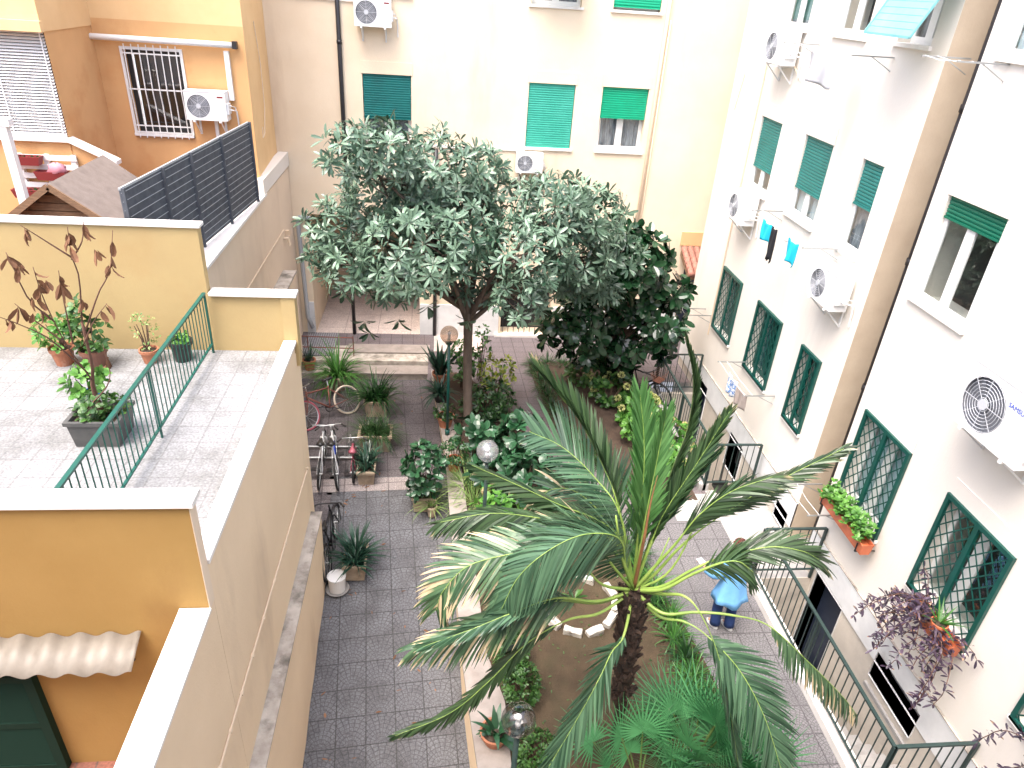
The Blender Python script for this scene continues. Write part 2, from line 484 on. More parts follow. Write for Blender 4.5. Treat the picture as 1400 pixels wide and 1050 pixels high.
# ---------------------------------------------------------------- mesh building
class MB:
    def __init__(self):
        self.v, self.f, self.uv, self.mi = [], [], [], []

    def add(self, vs, fs, mi=0, uvs=None):
        o = len(self.v)
        self.v.extend(V(p) for p in vs)
        for k, f in enumerate(fs):
            self.f.append(tuple(i + o for i in f))
            self.mi.append(mi)
            self.uv.append([uvs[i] for i in f] if uvs else None)

    def box(self, a, b, mi=0):
        x0, x1 = sorted((a[0], b[0]))
        y0, y1 = sorted((a[1], b[1]))
        z0, z1 = sorted((a[2], b[2]))
        self.add([(x0, y0, z0), (x1, y0, z0), (x1, y1, z0), (x0, y1, z0), (x0, y0, z1), (x1, y0, z1), (x1, y1, z1), (x0, y1, z1)],
                 [(0, 3, 2, 1), (4, 5, 6, 7), (0, 1, 5, 4), (1, 2, 6, 5), (2, 3, 7, 6), (3, 0, 4, 7)], mi)

    def fbox(self, F, u0, u1, d0, d1, z0, z1, mi=0):
        self.box(F(u0, d0, z0), F(u1, d1, z1), mi)

    def bar(self, a, b, wx, wz, up=(0, 0, 1), mi=0):
        a, b = V(a), V(b)
        t = (b - a).normalized()
        s = t.cross(V(up))
        if s.length < 1e-4:
            s = t.cross(V((0, 1, 0)))
        s.normalize()
        n = s.cross(t)
        s, n = s * wx / 2, n * wz / 2
        vs = []
        for p in (a, b):
            vs += [p - s - n, p + s - n, p + s + n, p - s + n]
        self.add(vs, [(0, 1, 2, 3), (7, 6, 5, 4), (0, 4, 5, 1), (1, 5, 6, 2), (2, 6, 7, 3), (3, 7, 4, 0)], mi)

    def prism(self, poly, ext, mi=0):
        e = V(ext)
        p = [V(q) for q in poly]
        n = len(p)
        self.add(p + [q + e for q in p], [tuple(range(n))[::-1], tuple(range(n, 2 * n))] + [(i, (i + 1) % n, n + (i + 1) % n, n + i) for i in range(n)], mi)

    def tube(self, pts, r, n=8, cap=True, mi=0):
        pts = [V(p) for p in pts]
        k = len(pts)
        rs = r if isinstance(r, (list, tuple)) else [r] * k
        vs, fs = [], []
        pn = None
        for i, p in enumerate(pts):
            t = (pts[min(i + 1, k - 1)] - pts[max(i - 1, 0)]).normalized()
            if pn is None:
                pn = t.cross(V((0, 0, 1)))
                if pn.length < 1e-3:
                    pn = t.cross(V((0, 1, 0)))
            pn = (pn - t * pn.dot(t)).normalized()
            bn = t.cross(pn)
            for j in range(n):
                a = 2 * math.pi * j / n
                vs.append(p + (pn * math.cos(a) + bn * math.sin(a)) * rs[i])
        for i in range(k - 1):
            for j in range(n):
                fs.append((i * n + j, i * n + (j + 1) % n, (i + 1) * n + (j + 1) % n, (i + 1) * n + j))
        if cap:
            fs.append(tuple(range(n))[::-1])
            fs.append(tuple(range((k - 1) * n, k * n)))
        self.add(vs, fs, mi)

    def lathe(self, prof, c=(0, 0, 0), n=18, mi=0, sq=False, sx=1, sy=1):
        c = V(c)
        vs, fs = [], []
        for (r, z) in prof:
            for j in range(n):
                a = 2 * math.pi * (j + .5) / n
                vs.append(c + V((math.cos(a) * r * sx, math.sin(a) * r * sy, z)))
        for i in range(len(prof) - 1):
            for j in range(n):
                fs.append((i * n + j, i * n + (j + 1) % n, (i + 1) * n + (j + 1) % n, (i + 1) * n + j))
        fs.append(tuple(range(n))[::-1])
        fs.append(tuple(range((len(prof) - 1) * n, len(prof) * n)))
        self.add(vs, fs, mi)

    def ring(self, c, ax, r, tr, n=28, m=6, mi=0):
        """a torus round axis ax"""
        c, ax = V(c), V(ax).normalized()
        a = ax.orthogonal().normalized()
        b = ax.cross(a)
        vs, fs = [], []
        for i in range(n):
            t = 2 * math.pi * i / n
            d = a * math.cos(t) + b * math.sin(t)
            for j in range(m):
                s = 2 * math.pi * j / m
                vs.append(c + d * (r + tr * math.cos(s)) + ax * (tr * math.sin(s)))
        for i in range(n):
            for j in range(m):
                fs.append((i * m + j, ((i + 1) % n) * m + j, ((i + 1) % n) * m + (j + 1) % m, i * m + (j + 1) % m))
        self.add(vs, fs, mi)

    def leaf(self, b, d, nrm, L, W, curl=0.2, fold=0.15, prof=((.3, .8), (.62, 1.0), (.85, .6)), u=None, v0=0.0):
        """one leaf: spine with a fold, three cross sections and a point"""
        b, d = V(b), V(d).normalized()
        s = d.cross(V(nrm))
        if s.length < 1e-3:
            s = d.cross(V((.3, .9, .1)))
        s.normalize()
        nn = s.cross(d)
        u = rnd.random() if u is None else u
        vs, uv = [b], [(u, v0)]
        for (t, wd) in prof:
            c = b + d * (L * t) - nn * (curl * L * t * t)
            h = W * .5 * wd
            vs += [c - s * h + nn * (fold * h), c, c + s * h + nn * (fold * h)]
            uv += [(u, t)] * 3
        vs.append(b + d * L * (1 - abs(curl) * .25) - nn * (curl * L))
        uv.append((u, 1))
        k = len(prof)
        fs = [(0, 2, 1), (0, 3, 2)]
        for i in range(k - 1):
            o = 1 + i * 3
            fs += [(o, o + 1, o + 4, o + 3), (o + 1, o + 2, o + 5, o + 4)]
        o = 1 + (k - 1) * 3
        fs += [(o, o + 1, o + 3), (o + 1, o + 2, o + 3)]
        self.add(vs, fs, 0, uv)

    def strap(self, b, d, L, W, droop=0.6, nrm=None, n=4, u=None, taper=True):
        """a long arching strap leaf"""
        b, d = V(b), V(d).normalized()
        u = rnd.random() if u is None else u
        s = d.cross(V((0, 0, 1)))
        if s.length < 1e-3:
            s = V((1, 0, 0))
        s.normalize()
        if nrm is not None:
            s = d.cross(V(nrm)).normalized()
        vs, uv, fs = [], [], []
        p, dd = b.copy(), d.copy()
        for i in range(n + 1):
            t = i / n
            h = W * .5 * ((1 - t * t * .9) if taper else 1) * (.6 + .8 * min(t * 3, .5))
            vs += [p - s * h, p + s * h]
            uv += [(u, t)] * 2
            if i:
                o = 2 * i
                fs.append((o - 2, o - 1, o + 1, o))
            dd = (dd - V((0, 0, 1)) * (droop / n)).normalized()
            p = p + dd * (L / n)
        self.add(vs, fs, 0, uv)

    def build(self, name, m, parent=None, smooth=False, bevel=0.0):
        me = bpy.data.meshes.new(name)
        off = V((0, 0, 0))
        q = parent
        while q is not None:
            off += q.location
            q = q.parent
        me.from_pydata([p - off for p in self.v], [], self.f)
        for x in (m if isinstance(m, (list, tuple)) else [m]):
            me.materials.append(M[x] if isinstance(x, str) else x)
        if any(self.mi):
            me.polygons.foreach_set('material_index', self.mi)
        if any(x is not None for x in self.uv):
            ul = me.uv_layers.new(name='UVMap')
            fl = []
            for f, x in zip(self.f, self.uv):
                for i in range(len(f)):
                    fl += list(x[i]) if x else (0, 0)
            ul.data.foreach_set('uv', fl)
        if smooth:
            me.polygons.foreach_set('use_smooth', [True] * len(me.polygons))
        me.validate()
        o = bpy.data.objects.new(name, me)
        COL.objects.link(o)
        if parent is not None:
            o.parent = parent
        if bevel:
            bv = o.modifiers.new('bevel', 'BEVEL')
            bv.width = bevel
            bv.segments = 2
            bv.limit_method = 'ANGLE'
        return o


def tag(o, label, cat, group=None):
    o['label'] = label
    o['category'] = cat
    if group:
        o['group'] = group
    return o


def thing(name, label, cat, loc=(0, 0, 0), rz=0.0, group=None):
    o = bpy.data.objects.new(name, None)
    o.empty_display_size = .1
    COL.objects.link(o)
    o.location = loc
    o.rotation_euler = (0, 0, rz)
    return tag(o, label, cat, group)


def structure(o):
    o['kind'] = 'structure'
    return o


def stuff(o):
    o['kind'] = 'stuff'
    return o


def copy_tree(o, parent=None):
    c = o.copy()
    COL.objects.link(c)
    if parent is not None:
        c.parent = parent
    for ch in list(o.children):
        copy_tree(ch, c)
    return c


def place(o, loc, rz=0.0, label=None, group=None, sc=None):
    o.location = loc
    o.rotation_euler = (0, 0, rz)
    if label:
        o['label'] = label
    if group:
        o['group'] = group
    if sc:
        o.scale = (sc, sc, sc)
    return o


def wall_holes(mb, F, u0, u1, z0, z1, holes, dep=.3, mi=0, jmi=0):
    """a wall sheet with rectangular openings and their reveals"""
    us = sorted({u0, u1, *[h[0] for h in holes], *[h[1] for h in holes]})
    zs = sorted({z0, z1, *[h[2] for h in holes], *[h[3] for h in holes]})
    us = [u for u in us if u0 <= u <= u1]
    zs = [z for z in zs if z0 <= z <= z1]
    for i in range(len(us) - 1):
        for j in range(len(zs) - 1):
            cu, cz = (us[i] + us[i + 1]) / 2, (zs[j] + zs[j + 1]) / 2
            if any(h[0] < cu < h[1] and h[2] < cz < h[3] for h in holes):
                continue
            mb.add([F(us[i], 0, zs[j]), F(us[i + 1], 0, zs[j]), F(us[i + 1], 0, zs[j + 1]), F(us[i], 0, zs[j + 1])], [(0, 1, 2, 3)], mi)
    for h in holes:
        a, b, c, d = h[:4]
        dp = h[4] if len(h) > 4 else dep
        for (p, q) in (((a, c), (b, c)), ((b, c), (b, d)), ((b, d), (a, d)), ((a, d), (a, c))):
            mb.add([F(p[0], 0, p[1]), F(q[0], 0, q[1]), F(q[0], -dp, q[1]), F(p[0], -dp, p[1])], [(0, 1, 2, 3)], jmi)
# ---------------------------------------------------------------- the setting: ground, paths, beds
def ground_z(y):                       # the lower yard slopes down towards the camera beyond the pale band
    return -0.3 if y > 11.2 else -0.3 - 0.15 * (11.2 - y)


def planter_x(y):                      # outer face of the long planter wall
    P = [(17.9, -.22), (15.2, -.08), (12.02, .22), (6.81, .43), (5.27, .58), (2.0, .85), (-1, 1.1)]
    for (ya, xa), (yb, xb) in zip(P, P[1:]):
        if yb <= y <= ya:
            return xa + (xb - xa) * (ya - y) / (ya - yb)
    return P[-1][1]


def coping_in(y):
    P = [(17.9, .12), (14.4, .10), (13.13, .43), (12.02, .5), (6.97, .78), (6.18, .98), (5.25, .99), (2.0, 1.25), (-1, 1.5)]
    for (ya, xa), (yb, xb) in zip(P, P[1:]):
        if yb <= y <= ya:
            return xa + (xb - xa) * (ya - y) / (ya - yb)
    return P[-1][1]


b = MB()
b.add([(-200, -200, -3.2), (200, -200, -3.2), (200, 200, -3.2), (-200, 200, -3.2)], [(0, 1, 2, 3)])
structure(b.build('ground', 'concrete'))
ys = [15.8, 14, 13, 12, 11.76, 11.3, 11.2, 10, 9, 8, 7, 6, 5, 4, 3, 1, -1]


def strip(name, ylist, xa, xb, zf, m, nx=1):
    b = MB()
    vs = []
    for y in ylist:
        for i in range(nx + 1):
            x = xa(y) + (xb(y) - xa(y)) * i / nx
            vs.append((x, y, zf(y)))
    fs = []
    for j in range(len(ylist) - 1):
        for i in range(nx):
            o = j * (nx + 1) + i
            fs.append((o, o + nx + 1, o + nx + 2, o + 1))
    b.add(vs, fs)
    return structure(b.build(name, m))


strip('yard_paving', [16.3, 15, 13, 11.78], lambda y: -3.7, lambda y: planter_x(y) + .05, lambda y: -.3, 'yardflat')
b = MB()                                # the pale band across the yard
b.add([(-3.7, 11.62, -.296), (-.19, 11.78, -.296), (-.17, 11.36, -.296), (-3.7, 11.2, -.296)], [(0, 3, 2, 1)])
structure(b.build('paving_band', 'band'))
strip('yard_paving', [11.79, 11.2, 10, 9, 8, 7, 6, 5, 4, 3, 1, -1], lambda y: -2.1, lambda y: planter_x(y) + .05, lambda y: ground_z(y) - .002, 'courtyard')
b = MB()
b.add([(-3.7, 11.8, -.302), (-2.0, 11.8, -.302), (-2.0, 9.3, -.302), (-3.7, 9.3, -.302)], [(0, 3, 2, 1)])
structure(b.build('yard_paving', 'yardflat'))
# steps up to the level of the back wall
b = MB()
b.box((-3.7, 15.83, -.6), (-.12, 16.3, -.15))
b.box((-3.7, 16.28, -.6), (-.14, 17.3, -.012))
structure(b.build('steps', 'oldcoping'))
b = MB()
for (y0, y1, z) in ((15.80, 16.24, -.150), (16.68, 17.15, .0)):
    b.box((-2.3, y0, z), (-.16, y1, z + .035))
structure(b.build('step_treads', 'travertine'))
b = MB()
b.box((-3.7, 16.24, -.6), (-.16, 16.70, -.14))
structure(b.build('steps', 'concrete'))
# paths on the upper level; the light well along the right-hand building is left open
PB = [(17.89, -3.7), (17.12, -3.7), (17.1, -.2)]
b = MB()
b.add([(-3.7, 17.12, -.004), (-.2, 17.12, -.004), (-.2, 17.95, -.004), (-3.7, 17.95, -.004)], [(0, 1, 2, 3)])
b.add([(-.2, 15.3, -.004), (8.5, 15.3, -.004), (8.5, 17.95, -.004), (-.2, 17.95, -.004)], [(0, 1, 2, 3)])
b.add([(.6, 10.2, -.004), (5.40, 10.2, -.004), (5.40, 15.3, -.004), (.1, 15.3, -.004)], [(0, 1, 2, 3)])
structure(b.build('path', 'path'))
b = MB()
b.add([(.6, -1, -.004), (5.40, -1, -.004), (5.40, 10.2, -.004), (.6, 10.2, -.004)], [(0, 1, 2, 3)])
b.add([(5.40, -1, -.004), (6.52, -1, -.004), (6.52, 4.6, -.004), (5.40, 4.6, -.004)], [(0, 1, 2, 3)])
structure(b.build('path', 'pathr'))
b = MB()
b.box((5.40, 8.47, -.2), (7.3, 10.88, -.004))
b.box((4.55, 9.95, -.003), (5.42, 10.75, .012))
structure(b.build('landing', 'concrete'))
b = MB()
b.box((-.05, 16.85, -.003), (1.25, 17.86, .004))
structure(b.build('pale_slab', 'portico'))
b = MB()
b.box((-3.45, 16.5, -.1), (-2.63, 17.85, .012))
structure(b.build('walkway_grate', 'grate'))


def bed(name, outline, z, m, cut=14, amp=.03):
    """a soil bed: grid inside an outline given as (y, x0, x1) rows"""
    b = MB()
    vs, fs = [], []
    for (y, x0, x1) in outline:
        for i in range(cut + 1):
            e = 0 if i in (0, cut) else 1
            vs.append((x0 + (x1 - x0) * i / cut, y, z + rnd.uniform(-amp, amp) * e + .05 * math.sin(math.pi * i / cut)))
    for j in range(len(outline) - 1):
        for i in range(cut):
            o = j * (cut + 1) + i
            fs.append((o, o + cut + 1, o + cut + 2, o + 1))
    b.add(vs, fs)
    return structure(b.build(name, m, smooth=True))


def interp(P, y):
    for (ya, xa), (yb, xb) in zip(P, P[1:]):
        if yb <= y <= ya:
            return xa + (xb - xa) * (ya - y) / (ya - yb)
    return P[-1][1] if y < P[-1][0] else P[0][1]


BEDA = [(15.6, .75), (14.6, 1.25), (14.0, 1.65), (13.0, 1.95), (11.5, 2.65), (10.0, 3.35), (8.87, 3.63), (7.57, 3.9), (6.87, 4.02), (5.5, 4.14), (3, 4.2), (0, 4.2)]
BEDBL = [(16.25, 2.4), (15.0, 2.45), (13.0, 2.7), (11.14, 3.6), (10.45, 3.9)]
BEDBR = [(16.25, 4.9), (13.0, 5.05), (11.5, 5.12), (10.45, 5.15)]
yy = [15.6 - .35 * i for i in range(45)]
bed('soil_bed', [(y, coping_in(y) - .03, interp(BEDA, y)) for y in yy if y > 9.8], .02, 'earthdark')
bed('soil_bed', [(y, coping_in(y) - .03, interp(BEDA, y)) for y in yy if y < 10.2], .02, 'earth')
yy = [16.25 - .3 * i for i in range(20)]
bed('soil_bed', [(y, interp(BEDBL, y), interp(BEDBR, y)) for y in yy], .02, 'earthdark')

# ---------------------------------------------------------------- the long planter wall
pw = thing('planter_wall', 'long low planter wall with stone top between the lower yard and the garden beds', 'garden wall', (.3, 10, -.3))
b = MB()
c = MB()
ys = [15.6, 15.2, 14.4, 13.13, 12.02, 11, 10, 9, 8, 6.97, 6.18, 5.25, 4, 2, 0, -1]
for ya, yb in zip(ys, ys[1:]):
    for (mb, o, i, za, zb) in ((b, .03, -.02, -2.2, .06), (c, -.015, .0, .06, .12)):
        p = [(planter_x(ya) + o, ya), (coping_in(ya) + i, ya), (coping_in(yb) + i, yb), (planter_x(yb) + o, yb)]
        mb.add([(x, y, za) for x, y in p] + [(x, y, zb) for x, y in p], [(0, 1, 2, 3), (7, 6, 5, 4), (0, 4, 5, 1), (1, 5, 6, 2), (2, 6, 7, 3), (3, 7, 4, 0)])
b.build('wall', 'tan', pw)
c.build('coping', 'travertine', pw)


# ---------------------------------------------------------------- windows
def FB(u, d, z):
    return (u, 17.89 - d, z)


def FR(u, d, z):
    return (6.5 - d, -u, z)


def FO(u, d, z):
    return (u, 15.3 - d, z)


def slats(F, u0, u1, z0, z1, d=-.035, step=.052):
    b = MB()
    z = z1
    while z > z0 + .002:
        zb = max(z - step, z0)
        p = [(d - .012, z), (d, z - .006), (d + .004, (z + zb) / 2), (d, zb + .006), (d - .012, zb)]
        vs = []
        for (dd, zz) in p:
            vs += [F(u0, dd, zz), F(u1, dd, zz)]
        b.add(vs, [(0, 2, 3, 1), (2, 4, 5, 3), (4, 6, 7, 5), (6, 8, 9, 7)])
        z = zb
    b.fbox(F, u0, u1, d - .012, d + .014, z0 - .03, z0)
    return b


def wavy(F, u0, u1, z0, z1, d, amp=.02, wl=.09):
    b = MB()
    n = max(8, int((u1 - u0) / wl * 4))
    vs = []
    for i in range(n + 1):
        u = u0 + (u1 - u0) * i / n
        dd = d + amp * math.sin(i * math.pi / 2 + .4 * math.sin(i * 1.7))
        vs += [F(u, dd, z0), F(u, dd * 1.0 + amp * .3 * math.sin(i), z1)]
    b.add(vs, [(2 * i, 2 * i + 2, 2 * i + 3, 2 * i + 1) for i in range(n)])
    return b


def diamonds(F, u0, u1, z0, z1, d, step=.15, t=.012, ratio=1.25):
    """a lattice of flat bars crossing on the slant"""
    b = MB()
    for sgn in (1, -1):
        c0 = min(z0 - sgn * ratio * u0, z0 - sgn * ratio * u1)
        c1 = max(z1 - sgn * ratio * u0, z1 - sgn * ratio * u1)
        c = c0 + step * .6
        while c < c1:
            pts = []
            for u in (u0, u1):
                z = sgn * ratio * u + c
                if z0 <= z <= z1:
                    pts.append((u, z))
            for z in (z0, z1):
                u = (z - c) / (sgn * ratio)
                if u0 < u < u1:
                    pts.append((u, z))
            if len(pts) >= 2 and abs(pts[0][0] - pts[1][0]) > .02:
                n = V(F(0, 1, 0)) - V(F(0, 0, 0))
                b.bar(F(pts[0][0], d + sgn * .004, pts[0][1]), F(pts[1][0], d + sgn * .004, pts[1][1]), t, .007, n)
            c += step * 1.6
    return b


def window(bld, F, u0, u1, z0, z1, shut=0.0, shm=None, curt='curtain', grille=False, rec=.2, sill=True, back='dim', sillm='coping', leaves=2, fm='pvc'):
    fr = MB()
    fw, dd = .042, .035
    da, db = -rec - dd, -rec
    fr.fbox(F, u0, u1, da, db, z0, z0 + fw)
    fr.fbox(F, u0, u1, da, db, z1 - fw, z1)
    fr.fbox(F, u0, u0 + fw, da, db, z0 + fw, z1 - fw)
    fr.fbox(F, u1 - fw, u1, da, db, z0 + fw, z1 - fw)
    if leaves == 2:
        m = (u0 + u1) / 2
        fr.fbox(F, m - .04, m + .04, da - .005, db + .006, z0 + fw, z1 - fw)
        spans = ((u0 + fw, m - .04), (m + .04, u1 - fw))
    else:
        spans = ((u0 + fw, u1 - fw),)
    for (a, c) in spans:
        fr.fbox(F, a, a + .04, da + .01, db + .008, z0 + fw, z1 - fw)
        fr.fbox(F, c - .04, c, da + .01, db + .008, z0 + fw, z1 - fw)
        fr.fbox(F, a + .04, c - .04, da + .01, db + .008, z0 + fw, z0 + fw + .05)
        fr.fbox(F, a + .04, c - .04, da + .01, db + .008, z1 - fw - .05, z1 - fw)
    wo = fr.build('window', fm, bld)
    g = MB()
    for (a, c) in spans:
        g.add([F(a, da + .025, z0), F(c, da + .025, z0), F(c, da + .025, z1), F(a, da + .025, z1)], [(0, 1, 2, 3)])
    g.build('pane', 'glass', wo)
    if curt:
        wavy(F, u0 + .02, u1 - .02, z0 + .05, z1, da - .06).build('curtain', curt, wo, smooth=True)
    i = MB()
    i.add([F(u0, -.498, z0), F(u1, -.498, z0), F(u1, -.498, z1), F(u0, -.498, z1)], [(0, 1, 2, 3)])
    i.build('room', back, wo)
    if shut > 0:
        slats(F, u0 + .012, u1 - .012, z1 - (z1 - z0 - .03) * shut, z1 - .004).build('shutter', shm, wo)
    if sill:
        s = MB()
        s.fbox(F, u0 - .05, u1 + .05, .003, .05, z0 - .05, z0 + .004)
        s.fbox(F, u0 + .002, u1 - .002, -rec + .013, .003, z0 - .03, z0 + .004)
        s.build('sill', sillm, wo)
    if grille:
        gb = MB()
        t = .058
        m = (u0 + u1) / 2
        gb.fbox(F, u0 - .03, u1 + .03, .004, .05, z1 - .02, z1 + .04)
        gb.fbox(F, u0 - .03, u1 + .03, .004, .05, z0 - .03, z0 + .03)
        for a in (u0 - .03, u1 + .03 - t, m - t * .6, ):
            gb.fbox(F, a, a + t * (1.2 if a == m - t * .6 else 1), .006, .048, z0 + .03, z1 - .02)
        go = gb.build('grille', 'greenm', wo)
        d2 = diamonds(F, u0 + .015, m - .027, z0 + .03, z1 - .02, .024, .125, .017)
        d3 = diamonds(F, m + .027, u1 - .015, z0 + .03, z1 - .02, .024, .125, .017)
        d2.add(d3.v, d3.f)
        o = d2.build('lattice', 'greenm')
        # the lattice belongs to the same welded grille
        o.data.transform(Matrix.Translation(-V(bld.location)))
        o.parent = wo
    return wo


def lintel(mb, F, u0, u1, z):
    mb.fbox(F, u0 - .03, u1 + .03, .002, .014, z + .006, z + .27)


def awning_shutter(wo, F, u0, u1, ztop, d, zbot, m):
    b = MB()
    n = 16
    for i in range(n):
        t0, t1 = i / n, (i + .86) / n
        P = []
        for t in (t0, t1):
            dd, z = d * t + .02, ztop + (zbot - ztop) * t
            P += [F(u0, dd, z), F(u1, dd, z)]
        b.add([P[0], P[1], P[3], P[2]], [(0, 1, 2, 3)])
        P2 = [V(p) + V((0, 0, -.012)) for p in P]
        b.add([P2[0], P2[1], P2[3], P2[2]], [(3, 2, 1, 0)])
        b.add([P[2], P[3], P2[3], P2[2]], [(0, 1, 2, 3)])
    for u in (u0, u1):
        b.bar(F(u, .02, ztop), F(u, d + .02, zbot), .025, .03)
    b.bar(F(u0, d + .02, zbot), F(u1, d + .02, zbot), .03, .03)
    return b.build('shutter', m, wo)


# ---------------------------------------------------------------- back building
bb = thing('apartment_building', 'cream apartment building closing the far side of the courtyard, with green roller shutters', 'building', (2, 18.2, 0))
HB = [(-1.75, -.63, 5.14, 6.61), (2.13, 3.25, 5.14, 6.61), (3.91, 5.04, 5.14, 6.61),
      (2.05, 3.2, 8.24, 9.75), (3.93, 5.04, 8.24, 9.75), (-1.75, -.63, 8.24, 9.75),
      (-3.25, -.45, 0, 3.28, 3.2), (1.78, 3.15, .06, 1.75, .5), (6.75, 7.6, .02, 2.15, .3)]
b = MB()
wall_holes(b, FB, -3.83, 9.5, 0, 12.5, HB, .5)
b.box((-3.83, 18.39, 12.5), (9.5, 22, 12.6))
b.build('wall', 'cream', bb)
b = MB()
b.add([(-3.25, 21.09, 0), (-.45, 21.09, 0), (-.45, 21.09, 3.28), (-3.25, 21.09, 3.28)], [(0, 1, 2, 3)])
b.build('portico_back', 'jamb', bb)
b = MB()
b.box((-3.24, 17.86, -.3), (-.46, 21.08, .012))
b.build('portico_floor', 'portico', bb)
for (u0, u1) in ((-3.47, -3.25), (-.45, 1.72), (3.2, 6.72), (7.63, 9.5)):
    b = MB()
    n = max(1, int((u1 - u0) / .8))
    for i in range(n):
        for (z0, z1) in ((.0, .45), (.455, .9)):
            b.fbox(FB, u0 + (u1 - u0) * i / n + .003, u0 + (u1 - u0) * (i + 1) / n - .003, .002, .028, z0, z1)
    b.build('plinth', 'plinth', bb)
for h in HB[:6]:
    b = MB()
    lintel(b, FB, h[0], h[1], h[3])
    b.build('shutter_box', 'cream', bb)
window(bb, FB, *HB[0], .66, 'sh_teal')
window(bb, FB, *HB[1], .995, 'sh_pale')
window(bb, FB, *HB[2], .47, 'sh_bright')
window(bb, FB, *HB[4], .96, 'sh_bright')
window(bb, FB, *HB[5], .3, 'sh_teal')
wo = window(bb, FB, *HB[3], 0, None)
awning_shutter(wo, FB, 2.08, 3.17, 9.7, .55, 8.62, 'sh_pale')
b = MB()
b.fbox(FB, -.62, 2.13, .002, .035, 5.04, 5.10)
b.fbox(FB, -3.6, -1.75, .002, .03, 8.05, 8.1)
b.build('string_course', 'pale', bb)
b = MB()
b.tube([(-2.22, 17.83, 12.4), (-2.22, 17.83, .0)], .05, 10)
for z in (1.5, 4.4, 7.2, 10):
    b.tube([(-2.22, 17.83, z), (-2.22, 17.83, z + .08)], .06, 10)
b.build('drainpipe', 'black', bb, smooth=True)
b = MB()
b.tube([(5.21, 17.84, 12.4), (5.21, 17.84, .05)], .04, 8)
b.tube([(5.30, 17.85, 8.1), (5.30, 17.85, .05)], .018, 6)
b.build('drainpipe', 'creampipe', bb, smooth=True)
b = MB()
p0 = oy(594, 457, 17.82)
p1 = oy(600, 330, 17.82)
b.tube([(p0.x, 17.82, 0), (p0.x, 17.82, 5.0)], .05, 10)
b.build('drainpipe', 'black', bb, smooth=True)
b = MB()
b.tube([(-3.15, 17.80, 3.2), (-3.42, 17.80, 3.22), (-3.47, 17.80, 3.1), (-3.42, 17.78, .5), (-3.30, 17.74, .2)], .055, 10)
b.build('drainpipe', 'greypipe', bb, smooth=True)
b = MB()
b.fbox(FB, 1.78, 3.15, -.5, -.45, .06, 1.75)
gw = b.build('ground_window', 'dark', bb)
b = MB()
b.fbox(FB, 1.62, 3.30, .03, .12, .0, .07)
b.build('sill', 'coping', gw)
b = MB()
for i in range(9):
    u = 1.86 + i * .152
    b.bar(FB(u, -.1, .06), FB(u, -.1, 1.75), .016, .016, (0, 1, 0))
for z in (.5, 1.1):
    b.bar(FB(1.78, -.1, z), FB(3.15, -.1, z), .025, .01)
b.build('bars', 'iron', gw)
b = MB()
b.fbox(FB, 6.75, 7.6, -.3, -.25, .02, 2.15)
b.build('door', 'navy', bb)
# tiled canopy over the far door
b = MB()
for i in range(8):
    u = 6.62 + i * .17
    for k in range(5):
        t0, t1 = k / 5, (k + 1.15) / 5
        pa, pb = FB(u, .02 + .9 * t0, 2.72 - .42 * t0), FB(u, .02 + .9 * t1, 2.70 - .42 * t1)
        b.tube([pa, pb], [.075, .088], 8)
cn = b.build('tiled_canopy', 'tilered', bb, smooth=True)
b = MB()
b.prism([FB(6.56, .0, 2.62), FB(6.56, .9, 2.2), FB(6.56, .9, 2.15), FB(6.56, 0, 2.5)], (1.35, 0, 0))
b.bar(FB(6.6, .0, 1.9), FB(6.6, .75, 2.2), .05, .06)
b.build('bracket', 'wood', cn)
b = MB()
b.fbox(FB, 6.5, 7.8, .002, .03, 2.78, 3.15)
b.build('fascia', 'apricot', bb)

# ---------------------------------------------------------------- right-hand building
rb = thing('apartment_building', 'pale apartment building along the right side of the courtyard, with lattice window grilles', 'building', (7.0, 9, 0))
G1, W1, W3 = (1.90, 3.33), (5.22, 6.61), (8.22, 9.7)
HF = [(-14.67, -13.65, *G1), (-12.70, -11.63, *G1), (-10.71, -10.07, *G1),
      (-14.53, -13.58, *W1), (-12.56, -11.56, *W1), (-10.60, -10.03, *W1),
      (-14.50, -13.51, *W3), (-12.46, -11.5, *W3), (-10.65, -9.85, *W3),
      (-14.95, -14.16, -1.72, .47, .3), (-12.53, -11.8, -.5, .34, .3), (-10.1, -9.62, .04, .42, .3)]
HN = [(-8.53, -7.42, 1.80, 3.32), (-6.53, -5.40, 1.80, 3.32), (-4.5, -3.4, 1.80, 3.32),
      (-8.50, -7.42, 5.22, 6.61), (-6.53, -5.40, *W1), (-8.50, -7.42, *W3), (-6.53, -5.4, *W3), (-4.5, -3.4, *W1),
      (-8.35, -7.5, -1.72, .28, .3), (-6.53, -5.48, -.04, .45, .45)]
b = MB()
wall_holes(b, FR, -16.39, -9.45, .81, 11.2, HF[:9], .5)
wall_holes(b, FR, -8.79, 1.0, .81, 11.2, HN[:8], .5)
# far end of the wall and the slot for the drain pipe
b.add([FR(-16.39, 0, -1.72), FR(-16.39, 0, 11.2), FR(-16.39, -3, 11.2), FR(-16.39, -3, -1.72)], [(0, 1, 2, 3)])
b.build('wall', 'pale', rb)
b = MB()
z0, z1 = -.2, 11.2
b.add([FR(-9.45, 0, z0), FR(-9.45, -.62, z0), FR(-9.45, -.62, z1), FR(-9.45, 0, z1)], [(0, 1, 2, 3)])
b.add([FR(-9.45, -.62, z0), FR(-8.79, -.62, z0), FR(-8.79, -.62, z1), FR(-9.45, -.62, z1)], [(0, 1, 2, 3)])
b.add([FR(-8.79, -.62, z0), FR(-8.79, 0, z0), FR(-8.79, 0, z1), FR(-8.79, -.62, z1)], [(0, 1, 2, 3)])
b.build('pipe_recess', 'jamb', rb)
b = MB()
b.tube([FR(-9.22, -.36, z1), FR(-9.22, -.36, .02)], .075, 12)
